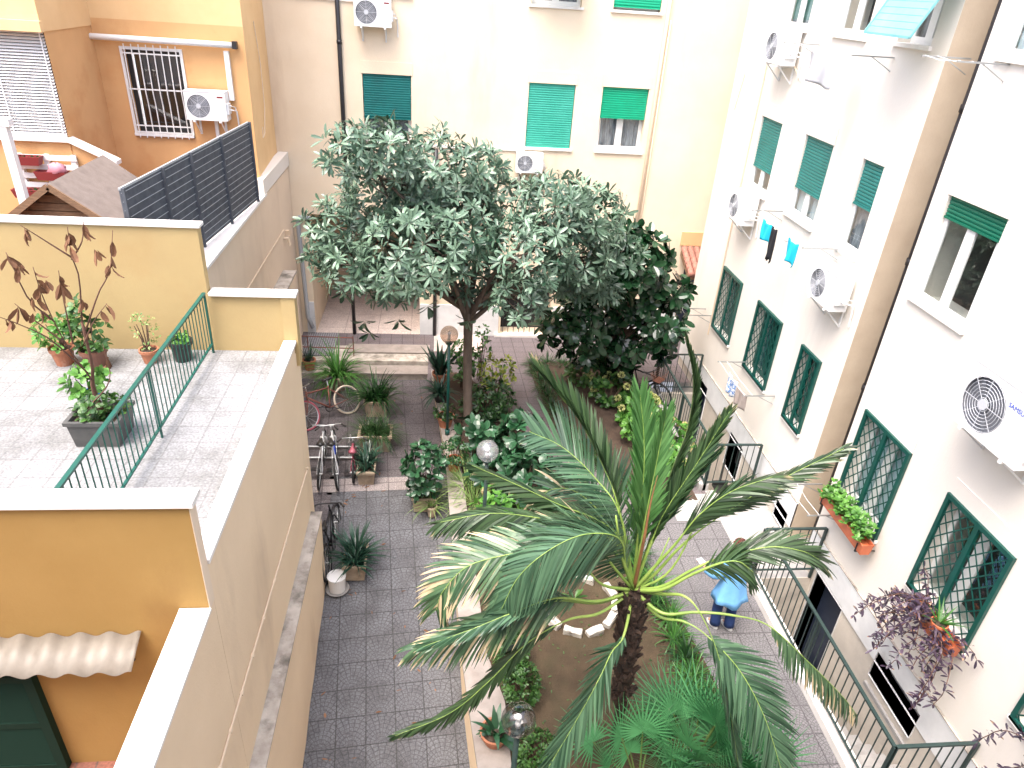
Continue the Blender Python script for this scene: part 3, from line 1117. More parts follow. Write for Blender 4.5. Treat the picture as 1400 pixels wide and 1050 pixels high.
for z in (1.2, 3.3, 5.4, 7.5):
    b.tube([FR(-9.22, -.36, z), FR(-9.22, -.36, z + .1)], .088, 12)
b.build('drainpipe', 'black', rb, smooth=True)
b = MB()
wall_holes(b, FR, -16.39, -9.45, -1.72, .25, HF[9:], .3)
wall_holes(b, FR, -8.79, 1.0, -1.72, .25, [HN[8], HN[9]], .45)
b.build('basement_wall', 'lowplaster', rb)
b = MB()


def FRp(u, d, z):
    return FR(u, d + .025, z)


wall_holes(b, FRp, -16.39, -9.45, .25, .81, [(h[0], h[1], h[2], h[3], .3) for h in HF[9:]], .3)
wall_holes(b, FRp, -8.79, 1.0, .25, .81, [HN[8], HN[9]], .45)
for (u0, u1) in ((-16.39, -9.45), (-8.79, 1.0)):
    b.add([FR(u0, .025, .81), FR(u1, .025, .81), FR(u1, 0, .81), FR(u0, 0, .81)], [(0, 1, 2, 3)])
    b.add([FR(u0, .025, .25), FR(u0, 0, .25), FR(u1, 0, .25), FR(u1, .025, .25)], [(0, 1, 2, 3)])
b.build('plinth', 'plinth', rb)
b = MB()
b.fbox(FR, -16.39, -9.47, .004, .032, .815, .83)
b.fbox(FR, -8.78, 1, .004, .032, .815, .83)
b.build('plinth_moulding', 'oldcoping', rb)
for h in HF[:3]:
    window(rb, FR, *h, 0, None, 'tealcurtain', True, rec=.16, fm='greenm')
window(rb, FR, *HF[3], .69, 'sh_mid', None, rec=.06)
window(rb, FR, *HF[4], .65, 'sh_mid', 'wcurtain', rec=.06)
window(rb, FR, *HF[5], .48, 'sh_mid', 'curtain', rec=.06, leaves=1)
window(rb, FR, *HF[6], .25, 'sh_mid', 'curtain', rec=.06)
window(rb, FR, *HF[7], .25, 'sh_mid', None, rec=.06)
wo = window(rb, FR, *HF[8], 0, None, 'curtain')
pa = ox(1184, 44, 5.85)
pb = ox(1238, 50, 5.85)
awning_shutter(wo, FR, -pa.y, -pb.y + .12, 9.6, .65, pa.z, 'sh_aqua')
window(rb, FR, *HN[0], 0, None, 'wcurtain', True, rec=.16)
window(rb, FR, *HN[1], 0, None, None, True, rec=.16)
window(rb, FR, *HN[2], 0, None, None, True, rec=.16)
window(rb, FR, *HN[3], .19, 'sh_dark', None, rec=.06)
window(rb, FR, *HN[4], .2, 'sh_dark', None, rec=.06)
window(rb, FR, *HN[5], 0, None, 'wcurtain', rec=.06)
window(rb, FR, *HN[6], .3, 'sh_dark', 'wcurtain', rec=.06)
window(rb, FR, *HN[7], .3, 'sh_dark', 'wcurtain', rec=.06)
for h in HF[3:9] + HN[:8]:
    b = MB()
    lintel(b, FR, h[0], h[1], h[3])
    b.build('shutter_box', 'pale', rb)
for h in (HF[9], HN[8]):
    b = MB()
    b.fbox(FR, h[0], h[1], -.3, -.24, h[2], h[3])
    d = b.build('basement_door', 'navy', rb)
    b = MB()
    b.fbox(FR, h[1] - .14, h[1] - .1, -.24, -.19, h[2] + .95, h[2] + 1.1)
    b.build('handle', 'iron', d)
for h in (HF[10], HF[11]):
    b = MB()
    b.fbox(FR, h[0], h[1], -.3, -.26, h[2], h[3])
    b.build('basement_opening', 'dark', rb)
h = HN[9]
b = MB()
b.fbox(FR, h[0], h[1], -.44, -.40, h[2], h[3])
bw = b.build('basement_window', 'dark', rb)
b = MB()
for i in range(8):
    u = h[0] + (h[1] - h[0]) * (i + .5) / 8
    b.bar(FR(u, -.36, h[2]), FR(u, -.36, h[3]), .014, .014, (1, 0, 0))
for i in range(4):
    z = h[2] + (h[3] - h[2]) * (i + .5) / 4
    b.bar(FR(h[0], -.355, z), FR(h[1], -.355, z), .014, .014)
b.build('bars', 'iron', bw)
b = MB()
b.prism([FR(h[0], -.36, h[2] + .01), FR(h[0], .03, h[2] - .16), FR(h[0], .03, h[2] - .22), FR(h[0], -.36, h[2] - .2)], V(FR(h[1], 0, 0)) - V(FR(h[0], 0, 0)))
b.build('sill', 'concrete', bw)
b = MB()
b.tube([ox(1019, 100, 6.46), ox(1004, 150, 6.46)], .012, 6)
b.tube([FR(-14.80, .03, 7.6), FR(-14.80, .03, 1.6)], .014, 6)
b.tube([FR(-13.2, .03, 7.4), FR(-14.0, .04, 7.85), FR(-15.2, .03, 7.9)], .01, 6)
b.build('cable', 'creampipe', rb)

# ---------------------------------------------------------------- light wells (areaways) along the right-hand building
for (ya, yb, nm) in ((4.62, 8.46, 'near'), (10.89, 14.72, 'far')):
    b = MB()
    b.box((5.40, ya, -1.9), (6.5, yb, -1.70))
    structure(b.build('light_well_floor', 'concrete'))
    b = MB()
    b.box((5.36, ya, -1.9), (5.48, yb, -.0))
    b.box((5.48, ya - .1, -1.9), (6.5, ya, -.006))
    b.box((5.48, yb, -1.9), (6.5, yb + .1, -.006))
    structure(b.build('light_well_wall', 'lowplaster'))
kb = thing('well_kerb', 'pale concrete kerb along the near light well beside the person', 'kerb', (5.4, 6.5, 0))
b = MB()
b.box((5.30, 4.6, -.1), (5.50, 8.48, .13))
b.build('kerb_stone', 'coping', kb, bevel=.01)
kb = thing('well_kerb', 'pale concrete kerb along the far light well beside the hydrangeas', 'kerb', (5.4, 12.8, 0))
b = MB()
b.box((5.26, 10.87, -.1), (5.46, 14.74, .16))
b.build('kerb_stone', 'concrete', kb, bevel=.01)
b = MB()
for i in range(9):
    b.box((5.48, 4.62 + i * .27, -1.8), (6.49, 4.62 + (i + 1) * .27, -.18 * (i + 1)))
structure(b.build('well_steps', 'concrete'))


def railing(name, label, segs, m, h=1.0, z=.1, sp=.13, post=.04, top=.045, bt=.012, cat='railing'):
    cx = V(segs[0][0])
    t = thing(name, label, cat, (cx.x, cx.y, z))
    hr, ba = MB(), MB()
    for (a, c) in segs:
        a, c = V((*a, 0)), V((*c, 0))
        L = (c - a).length
        hr.bar(a + V((0, 0, z + h)), c + V((0, 0, z + h)), top, top * .6)
        hr.bar(a + V((0, 0, z + .1)), c + V((0, 0, z + .1)), .03, .02)
        n = int(L / sp)
        for i in range(1, n):
            p = a + (c - a) * (i / n)
            ba.bar(p + V((0, 0, z + .1)), p + V((0, 0, z + h)), bt, bt, (0, 1, 0))
        k = max(1, int(L / 1.6))
        for i in range(k + 1):
            p = a + (c - a) * (i / k)
            q = post if i in (0, k) else post * .8
            po = MB()
            po.bar(p + V((0, 0, z - .1)), p + V((0, 0, z + h)), q, q, (0, 1, 0))
            po.build('post', m, t)
    hr.build('handrail', m, t)
    ba.build('balusters', m, t)
    return t


railing('railing', 'dark green iron railing round the near light well, right of the person', [((5.40, 4.66), (5.40, 8.46)), ((5.42, 8.46), (6.46, 8.46)), ((5.42, 4.66), (6.46, 4.66))], 'railgrey')
railing('railing', 'dark iron railing round the far light well, behind the dark bicycle and hydrangeas', [((5.36, 10.89), (5.36, 14.71)), ((5.38, 14.71), (6.42, 14.71)), ((5.38, 10.89), (6.34, 10.89))], 'railgrey')

# the building the courtyard is seen from closes its near side (unseen behind the camera), added for its shade
b = MB()
b.add([(-16, -2.2, -3), (14, -2.2, -3), (14, -2.2, 12.5), (-16, -2.2, 12.5)], [(3, 2, 1, 0)])
structure(b.build('near_wall', 'pale'))

# ---------------------------------------------------------------- terrace building (left)
tb = thing('terrace_building', 'low ochre and tan terrace building on the left with white stone copings', 'building', (-4, 6, 0))
b = MB()
b.box((-2.13, 4.865, -3), (-2.0, 9.22, 3.96))
b.box((-2.22, -2, -3), (-2.0, 4.86, 3.55))
b.box((-3.1, 9.222, -1.5), (-2.0, 9.5, 3.8))
b.build('courtyard_wall', 'tan', tb)
b = MB()
b.box((-2.15, 4.87, 3.96), (-1.975, 9.262, 4.01))
b.box((-2.25, -2, 3.55), (-1.975, 4.715, 3.59))
b.box((-12, 4.68, 4.745), (-1.945, 4.89, 4.80))
b.box((-12, 9.27, 5.60), (-3.06, 9.46, 5.645))
b.box((-3.08, 9.245, 4.665), (-1.92, 9.46, 4.71))
b.build('coping', 'coping', tb, bevel=.006)
b = MB()
b.box((-12, 4.72, 1.3), (-2.225, 4.86, 4.745))
b.box((-2.225, 4.72, 3.552), (-1.996, 4.86, 4.745))
b.build('terrace_wall', 'ochre', tb)
b = MB()
b.box((-1.9965, 4.722, 3.553), (-1.990, 4.858, 4.744))
b.build('wall_end', 'rose', tb)
b = MB()
b.box((-12, 9.3, 3.6), (-3.1, 9.44, 5.60))
b.box((-3.1, 9.302, 3.6), (-2.0, 9.438, 4.665))
b.box((-2.14, 9.27, 3.6), (-1.95, 9.439, 4.663))
b.build('terrace_wall', 'ochre2', tb)
b = MB()
b.box((-12, 4.85, 3.6), (-2.12, 9.31, 3.82))
b.build('terrace_floor', 'terrace', tb)
b = MB()
b.box((-12, -2, 1.2), (-2.24, 4.73, 1.42))
b.build('terrace_floor', 'redtile', tb)
b = MB()
ya = [9.2, 8, 7, 6, 5, 4, 2, 0, -2]
vs = []
for y in ya:
    xb = -1.885 + .13 * max(0, (9.2 - y)) / 3.2
    xb = min(xb, -1.72)
    vs += [(-2.02, y, .90), (-1.84, y, .90), (xb, y, -2.6)]
fs = []
for i in range(len(ya) - 1):
    o = 3 * i
    fs += [(o + 1, o + 2, o + 5, o + 4)]
b.add(vs, fs)
b.add([(-2.02, 9.2, .9), (-1.84, 9.2, .9), (-1.885, 9.2, -2.6), (-2.02, 9.2, -2.6)], [(0, 1, 2, 3)])
b.build('wall_base', 'tan', tb)
b = MB()
b.box((-2.0, -2, .9), (-1.82, 9.22, .93))
b.build('ledge', 'oldcoping', tb)
b = MB()
pts = [ox(420 - 120 * i / 8, 640 + 410 * i / 8, -1.985) for i in range(9)]
b.tube([(-1.985, 9.15, 1.80)] + pts[1:-1] + [(-1.985, 2, 2.0)], .013, 6)
for p in pts[::1]:
    b.tube([(-1.985, p.y - .02, p.z - .006), (-1.985, p.y + .02, p.z - .006)], .022, 6)
b.build('cable', 'creampipe', tb)
# shuttered door and corrugated canopy on the lower terrace
b = MB()
for (a, c) in ((-5.22, -4.44), (-4.43, -3.65)):
    b.box((a, 4.66, 1.43), (c, 4.73, 2.85))
dr = b.build('shutter_door', 'doorgreen', tb)
b = MB()
for (a, c) in ((-5.22, -4.44), (-4.43, -3.65)):
    b.box((a, 4.64, 1.44), (a + .09, 4.66, 2.84))
    b.box((c - .09, 4.64, 1.44), (c, 4.66, 2.84))
    for z in (1.44, 2.1, 2.76):
        b.box((a + .09, 4.64, z), (c - .09, 4.66, z + .08))
    z = 1.54
    while z < 2.72:
        b.prism([(a + .09, 4.648, z), (a + .09, 4.66, z + .03), (a + .09, 4.66, z)], (c - a - .18, 0, 0))
        z += .04
b.build('louvres', 'doorgreen', dr)
b = MB()
vs = []
n = 66
for i in range(n + 1):
    x = -4.45 + 1.83 * i / n
    h = .027 * math.sin(i * 2 * math.pi / 9)
    for (y, z) in ((4.71, 3.30), (4.55, 3.23), (4.39, 3.15)):
        vs.append((x, y, z + h))
b.add(vs, [(3 * i + k, 3 * i + k + 1, 3 * i + k + 4, 3 * i + k + 3) for i in range(n) for k in (0, 1)])
cn = b.build('corrugated_canopy', 'corr', tb, smooth=True)
sm = cn.modifiers.new('thickness', 'SOLIDIFY')
sm.thickness = .006
b = MB()
for x in (-4.3, -2.75):
    b.bar((x, 4.71, 2.95), (x, 4.42, 3.12), .02, .02)
    b.bar((x, 4.71, 3.2), (x, 4.42, 3.12), .02, .02)
b.build('bracket', 'iron', cn)

# ---------------------------------------------------------------- left wing and its terrace
lw = thing('wing_building', 'rose-tan wing wall between the terrace building and the back of the courtyard', 'building', (-4, 13, 0))
b = MB()
b.box((-3.9, 9.52, -.6), (-3.6, 17.88, 4.42))
b.build('wall', 'rose', lw)
b = MB()
b.box((-3.94, 9.53, 4.42), (-3.56, 15.28, 4.47))
b.build('coping', 'coping', lw)
b = MB()
b.box((-3.80, 15.1, 4.47), (-3.57, 17.87, 4.78))
b.build('end_block', 'pale', lw)
b = MB()
b.box((-14, 9.51, 4.0), (-3.9, 15.29, 4.2))
b.build('terrace_floor', 'redtile', lw)
pe = ox(405, 370, -3.3)
b = MB()
b.box((-3.6, 9.6, -.4), (-3.32, pe.y, pe.z - .05))
b.build('wall_base', 'rose', lw)
b = MB()
b.box((-3.6, 9.6, pe.z - .05), (-3.30, pe.y + .02, pe.z))
b.build('ledge', 'oldcoping', lw)
b = MB()
pts = [ox(338 + 50 * i / 5, 396 - 82 * i / 5, -3.585) for i in range(6)]
b.tube(pts, .013, 6)
q = ox(391, 318, -3.58)
b.box((-3.6, q.y - .05, q.z - .06), (-3.5, q.y + .05, q.z + .06))
q = ox(394, 328, -3.5)
b.tube([(-3.6, q.y, q.z + .04), (-3.5, q.y, q.z + .04), (-3.47, q.y, q.z - .12)], .035, 8)
b.build('cable', 'creampipe', lw)

# ---------------------------------------------------------------- orange building
ob = thing('orange_building', 'orange plastered building at the upper left with a barred white window', 'building', (-7, 16, 4))
HO = [(-5.93, -4.90, 5.58, 7.09)]
b = MB()
wall_holes(b, FO, -15, -3.68, 3.6, 7.59, HO, .35)
b.box((-15, 13.52, 4.2), (-6.42, 13.6, 5.72))
b.add([(-6.42, 13.5, 4.2), (-6.42, 15.3, 4.2), (-6.42, 15.3, 7.5), (-6.42, 13.5, 7.5)], [(0, 1, 2, 3)])
b.prism([(-6.42, 13.52, 4.2), (-6.42, 13.52, 5.72), (-5.72, 13.52, 5.38), (-5.72, 13.52, 4.2)], (0, .08, 0))
b.build('wall', 'orange', ob)
b = MB()
b.fbox(FO, -15, -3.68, -.3, 0, 7.59, 12.5)
b.add([(-3.68, 15.3, 4.2), (-3.83, 17.89, 4.2), (-3.83, 17.89, 12.5), (-3.68, 15.3, 12.5)], [(0, 1, 2, 3)])
b.build('upper_wall', 'apricot', ob)
b = MB()
b.box((-15, 13.4, 7.46), (-6.40, 15.3, 12.5))
b.box((-15, 13.3, 7.46), (-6.36, 13.4, 7.62))
b.build('balcony', 'apricot', ob)
b = MB()
b.box((-15, 13.44, 5.72), (-6.42, 13.66, 5.79))
b.prism([(-6.42, 13.44, 5.72), (-6.42, 13.44, 5.79), (-5.68, 13.44, 5.43), (-5.68, 13.44, 5.36)], (0, .22, 0))
b.build('coping', 'coping', ob)
b = MB()
b.box((-15, 15.0, 4.2), (-6.43, 15.1, 7.46))
b.build('room', 'dim', ob)
b = MB()
z = 5.84
while z < 7.45:
    b.prism([(-14, 13.50, z), (-14, 13.54, z + .03), (-14, 13.542, z + .026), (-14, 13.502, z - .004)], (7.56, 0, 0))
    z += .048
for x in (-6.5, -7.3, -8.2, -9.1):
    b.box((x, 13.494, 5.8), (x + .02, 13.498, 7.46))
b.box((-14, 13.49, 5.80), (-6.44, 13.55, 5.835))
b.build('blind', 'white', ob)
wo = window(ob, FO, *HO[0], 0, None, None, False, rec=.14, back='dark', leaves=1, fm='iron')
b = MB()
u0, u1, z0, z1 = HO[0]
for i in range(8):
    u = u0 + .05 + (u1 - u0 - .1) * i / 7
    b.tube([FO(u, .06, z0 - .08), FO(u, .06, z0 + .55), FO(u, .09, z0 + .75), FO(u, .06, z1 + .1)], .011, 6)
for z in (z0 + .03, z0 + .15, z0 + .82, z1 - .06):
    b.fbox(FO, u0 - .02, u1 + .02, .05, .062, z - .012, z + .012)
b.build('bars', 'white', wo)
b = MB()
t = .05
b.fbox(FO, u0 - t, u1 + t, .002, .03, z1, z1 + t)
b.fbox(FO, u0 - t, u1 + t, .002, .06, z0 - t, z0)
b.fbox(FO, u0 - t, u0, .002, .03, z0, z1)
b.fbox(FO, u1, u1 + t, .002, .03, z0, z1)
b.build('surround', 'white', wo)
b = MB()
b.tube([(-7.2, 15.2, 7.29), (-3.86, 15.2, 7.27)], .055, 10)
aw = b.build('awning_cassette', 'white', ob, smooth=True)
b = MB()
b.box((-3.88, 15.14, 7.21), (-3.80, 15.27, 7.34))
b.build('end_cap', 'iron', aw)
b = MB()
b.box((-4.07, 15.22, 6.28), (-3.98, 15.298, 7.16))
b.box((-4.42, 15.24, 5.2), (-4.36, 15.298, 5.95))
b.build('duct', 'white', ob)
b = MB()
pts = [(353, 30), (358, 90), (366, 150), (362, 183), (349, 186), (343, 172)]
ps = []
for (px, py) in pts:
    p = oy(px, py, 16.3)
    ps.append((-3.70, 16.3 + .0 * p.y, p.z))
ps = [(-3.72, 16.4 + .25 * math.sin(i * 1.1), z) for i, (_, _, z) in enumerate(ps)]
b.tube(ps, .01, 6)
b.build('cable', 'creampipe', ob)
# ---------------------------------------------------------------- air conditioners
def make_ac(W=.80, H=.56, D=.28, logo=None, dark=False):
    """outdoor unit: front faces local -Y, back against the wall at y=0, origin at the middle of its underside"""
    t = thing('air_conditioner', '', 'air conditioner')
    y0, y1 = -D - .07, -.07
    b = MB()
    fx, r = -W * .17, H * .41
    # front panel with a round fan opening
    n = 28
    cz = H / 2
    ringp = [(fx + r * math.cos(2 * math.pi * i / n), y0, cz + r * math.sin(2 * math.pi * i / n)) for i in range(n)]
    sq = []
    hw, x0 = W / 2, -W / 2
    for i in range(n):
        a = 2 * math.pi * i / n
        c, s = math.cos(a), math.sin(a)
        x1b = fx + r + .02
        k = min((((x1b - fx) if c > 0 else (fx - x0)) / abs(c)) if abs(c) > 1e-6 else 9, (H / 2) / abs(s) if abs(s) > 1e-6 else 9)
        sq.append((fx + c * k, y0, cz + s * k))
    # corners
    vs = ringp + sq
    b.add(vs, [(i, (i + 1) % n, n + (i + 1) % n, n + i) for i in range(n)])
    xr = fx + r + .02
    b.add([(x0, y0, 0), (sq[0][0], y0, 0)], [])
    for (cx, cy) in ((x0, 0), (x0, H), (xr, 0), (xr, H)):
        # fill the corner left by the polygon
        cand = sorted(range(n), key=lambda i: (sq[i][0] - cx) ** 2 + (sq[i][2] - cy) ** 2)[:2]
        b.add([(cx, y0, cy), sq[cand[0]], sq[cand[1]]], [(0, 1, 2)])
    b.box((xr, y0, 0), (hw, y1, H))
    b.add([(x0, y0, H), (xr, y0, H), (xr, y1, H), (x0, y1, H)], [(0, 1, 2, 3)])
    b.add([(x0, y0, 0), (xr, y0, 0), (xr, y1, 0), (x0, y1, 0)], [(0, 3, 2, 1)])
    b.add([(x0, y0, 0), (x0, y1, 0), (x0, y1, H), (x0, y0, H)], [(0, 3, 2, 1)])
    b.box((x0 - .004, y0 - .006, H - .002), (hw + .004, y1 + .004, H + .012))
    b.box((hw, y0 + .05, .12), (hw + .035, y1 - .05, H * .6))
    b.build('casing', 'acwhite', t)
    b = MB()
    b.lathe([(r, 0), (r, .004)], (0, 0, 0), 28)
    for i, p in enumerate(b.v):
        b.v[i] = V((fx + p.x, y0 + .06 + p.z, cz + p.y))
    vs = [(fx + r * math.cos(2 * math.pi * i / n), yy, cz + r * math.sin(2 * math.pi * i / n)) for yy in (y0, y0 + .06) for i in range(n)]
    b.add(vs, [(i, (i + 1) % n, n + (i + 1) % n, n + i) for i in range(n)])
    for k in range(3):
        a = k * 2.09
        b.add([(fx, y0 + .05, cz), (fx + r * .9 * math.cos(a), y0 + .035, cz + r * .9 * math.sin(a)), (fx + r * .9 * math.cos(a + .9), y0 + .05, cz + r * .9 * math.sin(a + .9))], [(0, 1, 2)])
    b.build('fan', 'acdark', t)
    b = MB()
    for k in range(1, 9):
        b.ring((fx, y0 - .004, cz), (0, 1, 0), r * k / 8 * .98, .0035, 24, 4)
    for k in range(8):
        a = k * math.pi / 4
        b.bar((fx, y0 - .002, cz), (fx + r * math.cos(a), y0 - .002, cz + r * math.sin(a)), .006, .006, (0, 1, 0))
    b.lathe([(r * .2, -.008), (r * .2, .004)], (0, 0, 0), 16)
    for i in range(len(b.v) - 32, len(b.v)):
        p = b.v[i]
        b.v[i] = V((fx + p.x, y0 - .004 + p.z, cz + p.y))
    b.build('fan_grille', 'acgrille', t)
    for sx in (-W * .32, W * .32):
        b = MB()
        b.box((sx - .02, y0 - .02, -.035), (sx + .02, -.003, -.004))
        b.box((sx - .02, -.03, -.32), (sx + .02, -.003, -.035))
        b.bar((sx, -.03, -.30), (sx, y0 + .05, -.035), .02, .02)
        b.build('bracket', 'white', t)
    b = MB()
    b.tube([(hw + .01, y0 + .12, .2), (hw + .09, y0 + .14, .19), (hw + .12, -.05, .15), (hw + .12, -.02, -.2)], .014, 6)
    b.tube([(hw + .01, y0 + .10, .28), (hw + .07, y0 + .12, .27), (hw + .10, -.05, .22), (hw + .13, -.02, -.2)], .010, 6)
    b.build('hose', 'white', t)
    if logo:
        b = MB()
        b.box((hw - .15, y0 - .003, H - .10), (hw - .04, y0 - .0005, H - .07))
        b.build('badge', logo, t)
    return t


GA = 'air conditioners hung on the walls'
ac0 = make_ac()
p = ox(1060, 95, 6.3)
place(ac0, (6.5, 13.9, 7.62), R(-90), 'white air conditioner beside the white cloth, high on the right wall', GA)
p = copy_tree(ac0)
place(p, (6.5, 14.05, 4.60), R(-90), 'white air conditioner below the leftmost shuttered window of the right wall, above the lattice windows', GA)
p = copy_tree(ac0)
place(p, (6.5, 10.15, 4.42), R(-90), 'white air conditioner right of the cyan laundry, beside the drainpipe recess', GA)
p = copy_tree(ac0)
place(p, (17.89 * 0 + 2.24, 17.89, 4.58), 0, 'small white air conditioner under the fully closed green shutter, behind the tree', GA, .82)
acl = make_ac(logo='red')
place(acl, (-1.44, 17.89, 7.60), 0, 'white air conditioner beside the black drainpipe, above the teal shutter', GA)
acl2 = make_ac(W=.76, H=.52, logo='red')
place(acl2, (-4.46, 15.3, 5.93), 0, 'white air conditioner on the orange wall beside the barred window', GA)
acs = make_ac(W=1.06, H=.78, D=.34)
qa = ox(1362, 612, 6.2)
place(acs, (6.5, 6.07, 4.45), R(-90), 'large white air conditioner with lettering, at the right edge of the view', GA)
cu = bpy.data.curves.new('lettering', 'FONT')
cu.body = 'SAMSUNG'
cu.size = .075
cu.extrude = .001
cu.align_x = 'CENTER'
to = bpy.data.objects.new('tmp_text', cu)
COL.objects.link(to)
dg = bpy.context.evaluated_depsgraph_get()
me = bpy.data.meshes.new_from_object(to.evaluated_get(dg))
bpy.data.objects.remove(to)
me.transform(Matrix.Translation((.30, -.34 - .07 - .003, .56)) @ Matrix.Rotation(R(90), 4, 'X'))
me.materials.clear()
me.materials.append(M['bikeblue'])
lo = bpy.data.objects.new('lettering', me)
COL.objects.link(lo)
lo.parent = acs


# ---------------------------------------------------------------- globe lamps
def lamp(loc, h, gm, label, rg=.17):
    t = thing('globe_lamp', label, 'lamp', loc, 0, 'globe lamps in the garden beds')
    x, y, z = loc
    b = MB()
    b.tube([(x, y, z), (x, y, z + .12)], .05, 12)
    b.tube([(x, y, z + .12), (x, y, z + h - rg * 2 - .02)], .03, 12)
    b.lathe([(.035, 0), (.07, .03), (.075, .06)], (x, y, z + h - rg * 2 - .05), 16)
    b.build('pole', 'railgrey' if gm != 'globe' else 'greenm', t, smooth=True)
    b = MB()
    prof = [(rg * math.sin(math.pi * i / 16), -rg * math.cos(math.pi * i / 16)) for i in range(1, 16)]
    b.lathe(prof, (x, y, z + h - rg), 28)
    g = b.build('globe', gm, t, smooth=True)
    b = MB()
    b.lathe([(.03, -.11), (.032, -.05), (.02, -.03)], (x, y, z + h - rg), 12)
    b.lathe([(.015, -.03), (.035, .01), (.03, .05), (.012, .07)], (x, y, z + h - rg), 12)
    b.build('bulb', 'white', g, smooth=True)


lamp((.26, 12.7, .12), 2.55, 'globe', 'smoky brown globe lamp on a green pole in front of the loquat trunk', .18)
lamp((.79, 8.75, .05), 2.58, 'globew', 'milky white globe lamp among the rubber plants, above the palm fronds', .17)
lamp((.86, 4.45, .05), 2.33, 'globeg', 'clear grey globe lamp nearest the camera, at the bottom of the view', .175)


# ---------------------------------------------------------------- bicycles
def bike(loc, rz, label, fm, wheel=.31, tyre='tyre', tilt=0.0, rear='tyre', accent=None, basket=False, saddle='blackpot', fender=None, spin=None):
    """bicycle built along local +X (front), standing on z=0"""
    t = thing('bicycle', label, 'bicycle', (0, 0, 0), 0, 'bicycles in the courtyard')
    wb = wheel * 3.2
    r = wheel
    parts = []

    def w_(x, tm):
        b = MB()
        b.ring((x, 0, r), (0, 1, 0), r - .02, .022, 32, 8)
        o = b.build('wheel', tm, t, smooth=True)
        b = MB()
        b.ring((x, 0, r), (0, 1, 0), r - .045, .010, 28, 5)
        for k in range(14):
            a = 2 * math.pi * k / 14
            b.bar((x, .02 * (-1) ** k, r), (x + (r - .05) * math.cos(a), 0, r + (r - .05) * math.sin(a)), .004, .004, (0, 1, 0))
        b.tube([(x, -.05, r), (x, .05, r)], .02, 8)
        b.build('rim', 'steel', o)
        parts.append(o)
    w_(0, rear)
    w_(wb, tyre)
    bb_ = V((wb * .43, 0, r * .92))
    st = V((wb * .30, 0, r * 2.35))
    hd = V((wb * .80, 0, r * 2.45))
    hb = V((wb * .84, 0, r * 2.1))
    b = MB()
    b.tube([bb_, st], .017, 8)
    b.tube([bb_, hb], .022, 8)
    b.tube([st + V((.01, 0, -.05)), hd - V((0, 0, .04))], .018, 8)
    b.tube([hd, hb], .022, 8)
    for s in (-.05, .05):
        b.tube([bb_ + V((0, s * .6, 0)), (0, s, r)], .010, 6)
        b.tube([st + V((0, s * .3, -.08)), (0, s, r)], .009, 6)
        b.tube([hb + V((0, s, -.05)), (wb, s, r)], .013, 6)
    b.tube([hb + V((0, -.05, -.05)), hb + V((0, .05, -.05))], .014, 6)
    b.build('frame', fm, t, smooth=True)
    if accent:
        b = MB()
        b.tube([bb_ + (hb - bb_) * .25, bb_ + (hb - bb_) * .75], .026, 8)
        b.build('frame_decal', accent, t, smooth=True)
    b = MB()
    b.tube([st, st + V((-.02, 0, .12))], .013, 8)
    b.build('seat_post', 'steel', t)
    b = MB()
    c = st + V((-.04, 0, .14))
    vs = []
    for (x, wd, z) in ((-.12, .07, .02), (-.06, .085, .03), (.03, .045, .02), (.14, .02, .01)):
        vs += [c + V((x, -wd, 0)), c + V((x, 0, z + .015)), c + V((x, wd, 0)), c + V((x, 0, -.03))]
    fs = [(0, 1, 2, 3)[::-1], (12, 13, 14, 15)]
    for i in range(3):
        for j in range(4):
            fs.append((4 * i + j, 4 * i + (j + 1) % 4, 4 * i + 4 + (j + 1) % 4, 4 * i + 4 + j))
    b.add(vs, fs)
    b.build('saddle', saddle, t, smooth=True)
    b = MB()
    top = hd + V((-.02, 0, .12))
    b.tube([hd, top], .014, 8)
    b.tube([top + V((-.10, -.29, .03)), top + V((.0, -.2, .03)), top + V((.05, 0, 0)), top + V((.0, .2, .03)), top + V((-.10, .29, .03))], .012, 8)
    b.build('handlebar', 'steel' if fm != 'bikeblack' else 'iron', t, smooth=True)
    b = MB()
    for s in (-1, 1):
        b.tube([top + V((-.12, s * .295, .03)), top + V((-.02, s * .22, .03))], .019, 8)
    b.build('grips', 'blackpot', t)
    b = MB()
    b.ring(bb_ + V((0, -.05, 0)), (0, 1, 0), .085, .012, 20, 5)
    for s, a in ((-1, .5), (1, .5 + math.pi)):
        e = bb_ + V((.16 * math.cos(a), s * .09, .16 * math.sin(a)))
        b.bar(bb_ + V((0, s * .06, 0)), e, .02, .015)
        b.box(e + V((-.045, s * .0, -.012)), e + V((.045, s * .09, .012)))
    b.build('crank_and_pedals', 'iron', t)
    if fender:
        b = MB()
        for x in (0, wb):
            n = 12
            for i in range(n):
                a0, a1 = R(10) + i * R(150) / n, R(10) + (i + 1) * R(150) / n
                q = [(x + (r + .015) * math.cos(a), yy, r + (r + .015) * math.sin(a)) for a in (a0, a1) for yy in (-.03, .03)]
                b.add(q, [(0, 1, 3, 2)])
        b.build('mudguard', fender, t)
    if basket:
        b = MB()
        c = hd + V((.16, 0, .02))
        for k in range(5):
            z = c.z - .10 + k * .05
            s = .09 + .012 * k
            pl = [(c.x - s, -s * 1.3, z), (c.x + s, -s * 1.3, z), (c.x + s, s * 1.3, z), (c.x - s, s * 1.3, z), (c.x - s, -s * 1.3, z)]
            b.tube(pl, .005, 5)
        b.box((c.x - .09, -.12, c.z - .11), (c.x + .09, .12, c.z - .10))
        b.build('basket', 'brownpot', t)
    t.location = loc
    t.rotation_euler = (tilt, 0, rz)
    return t


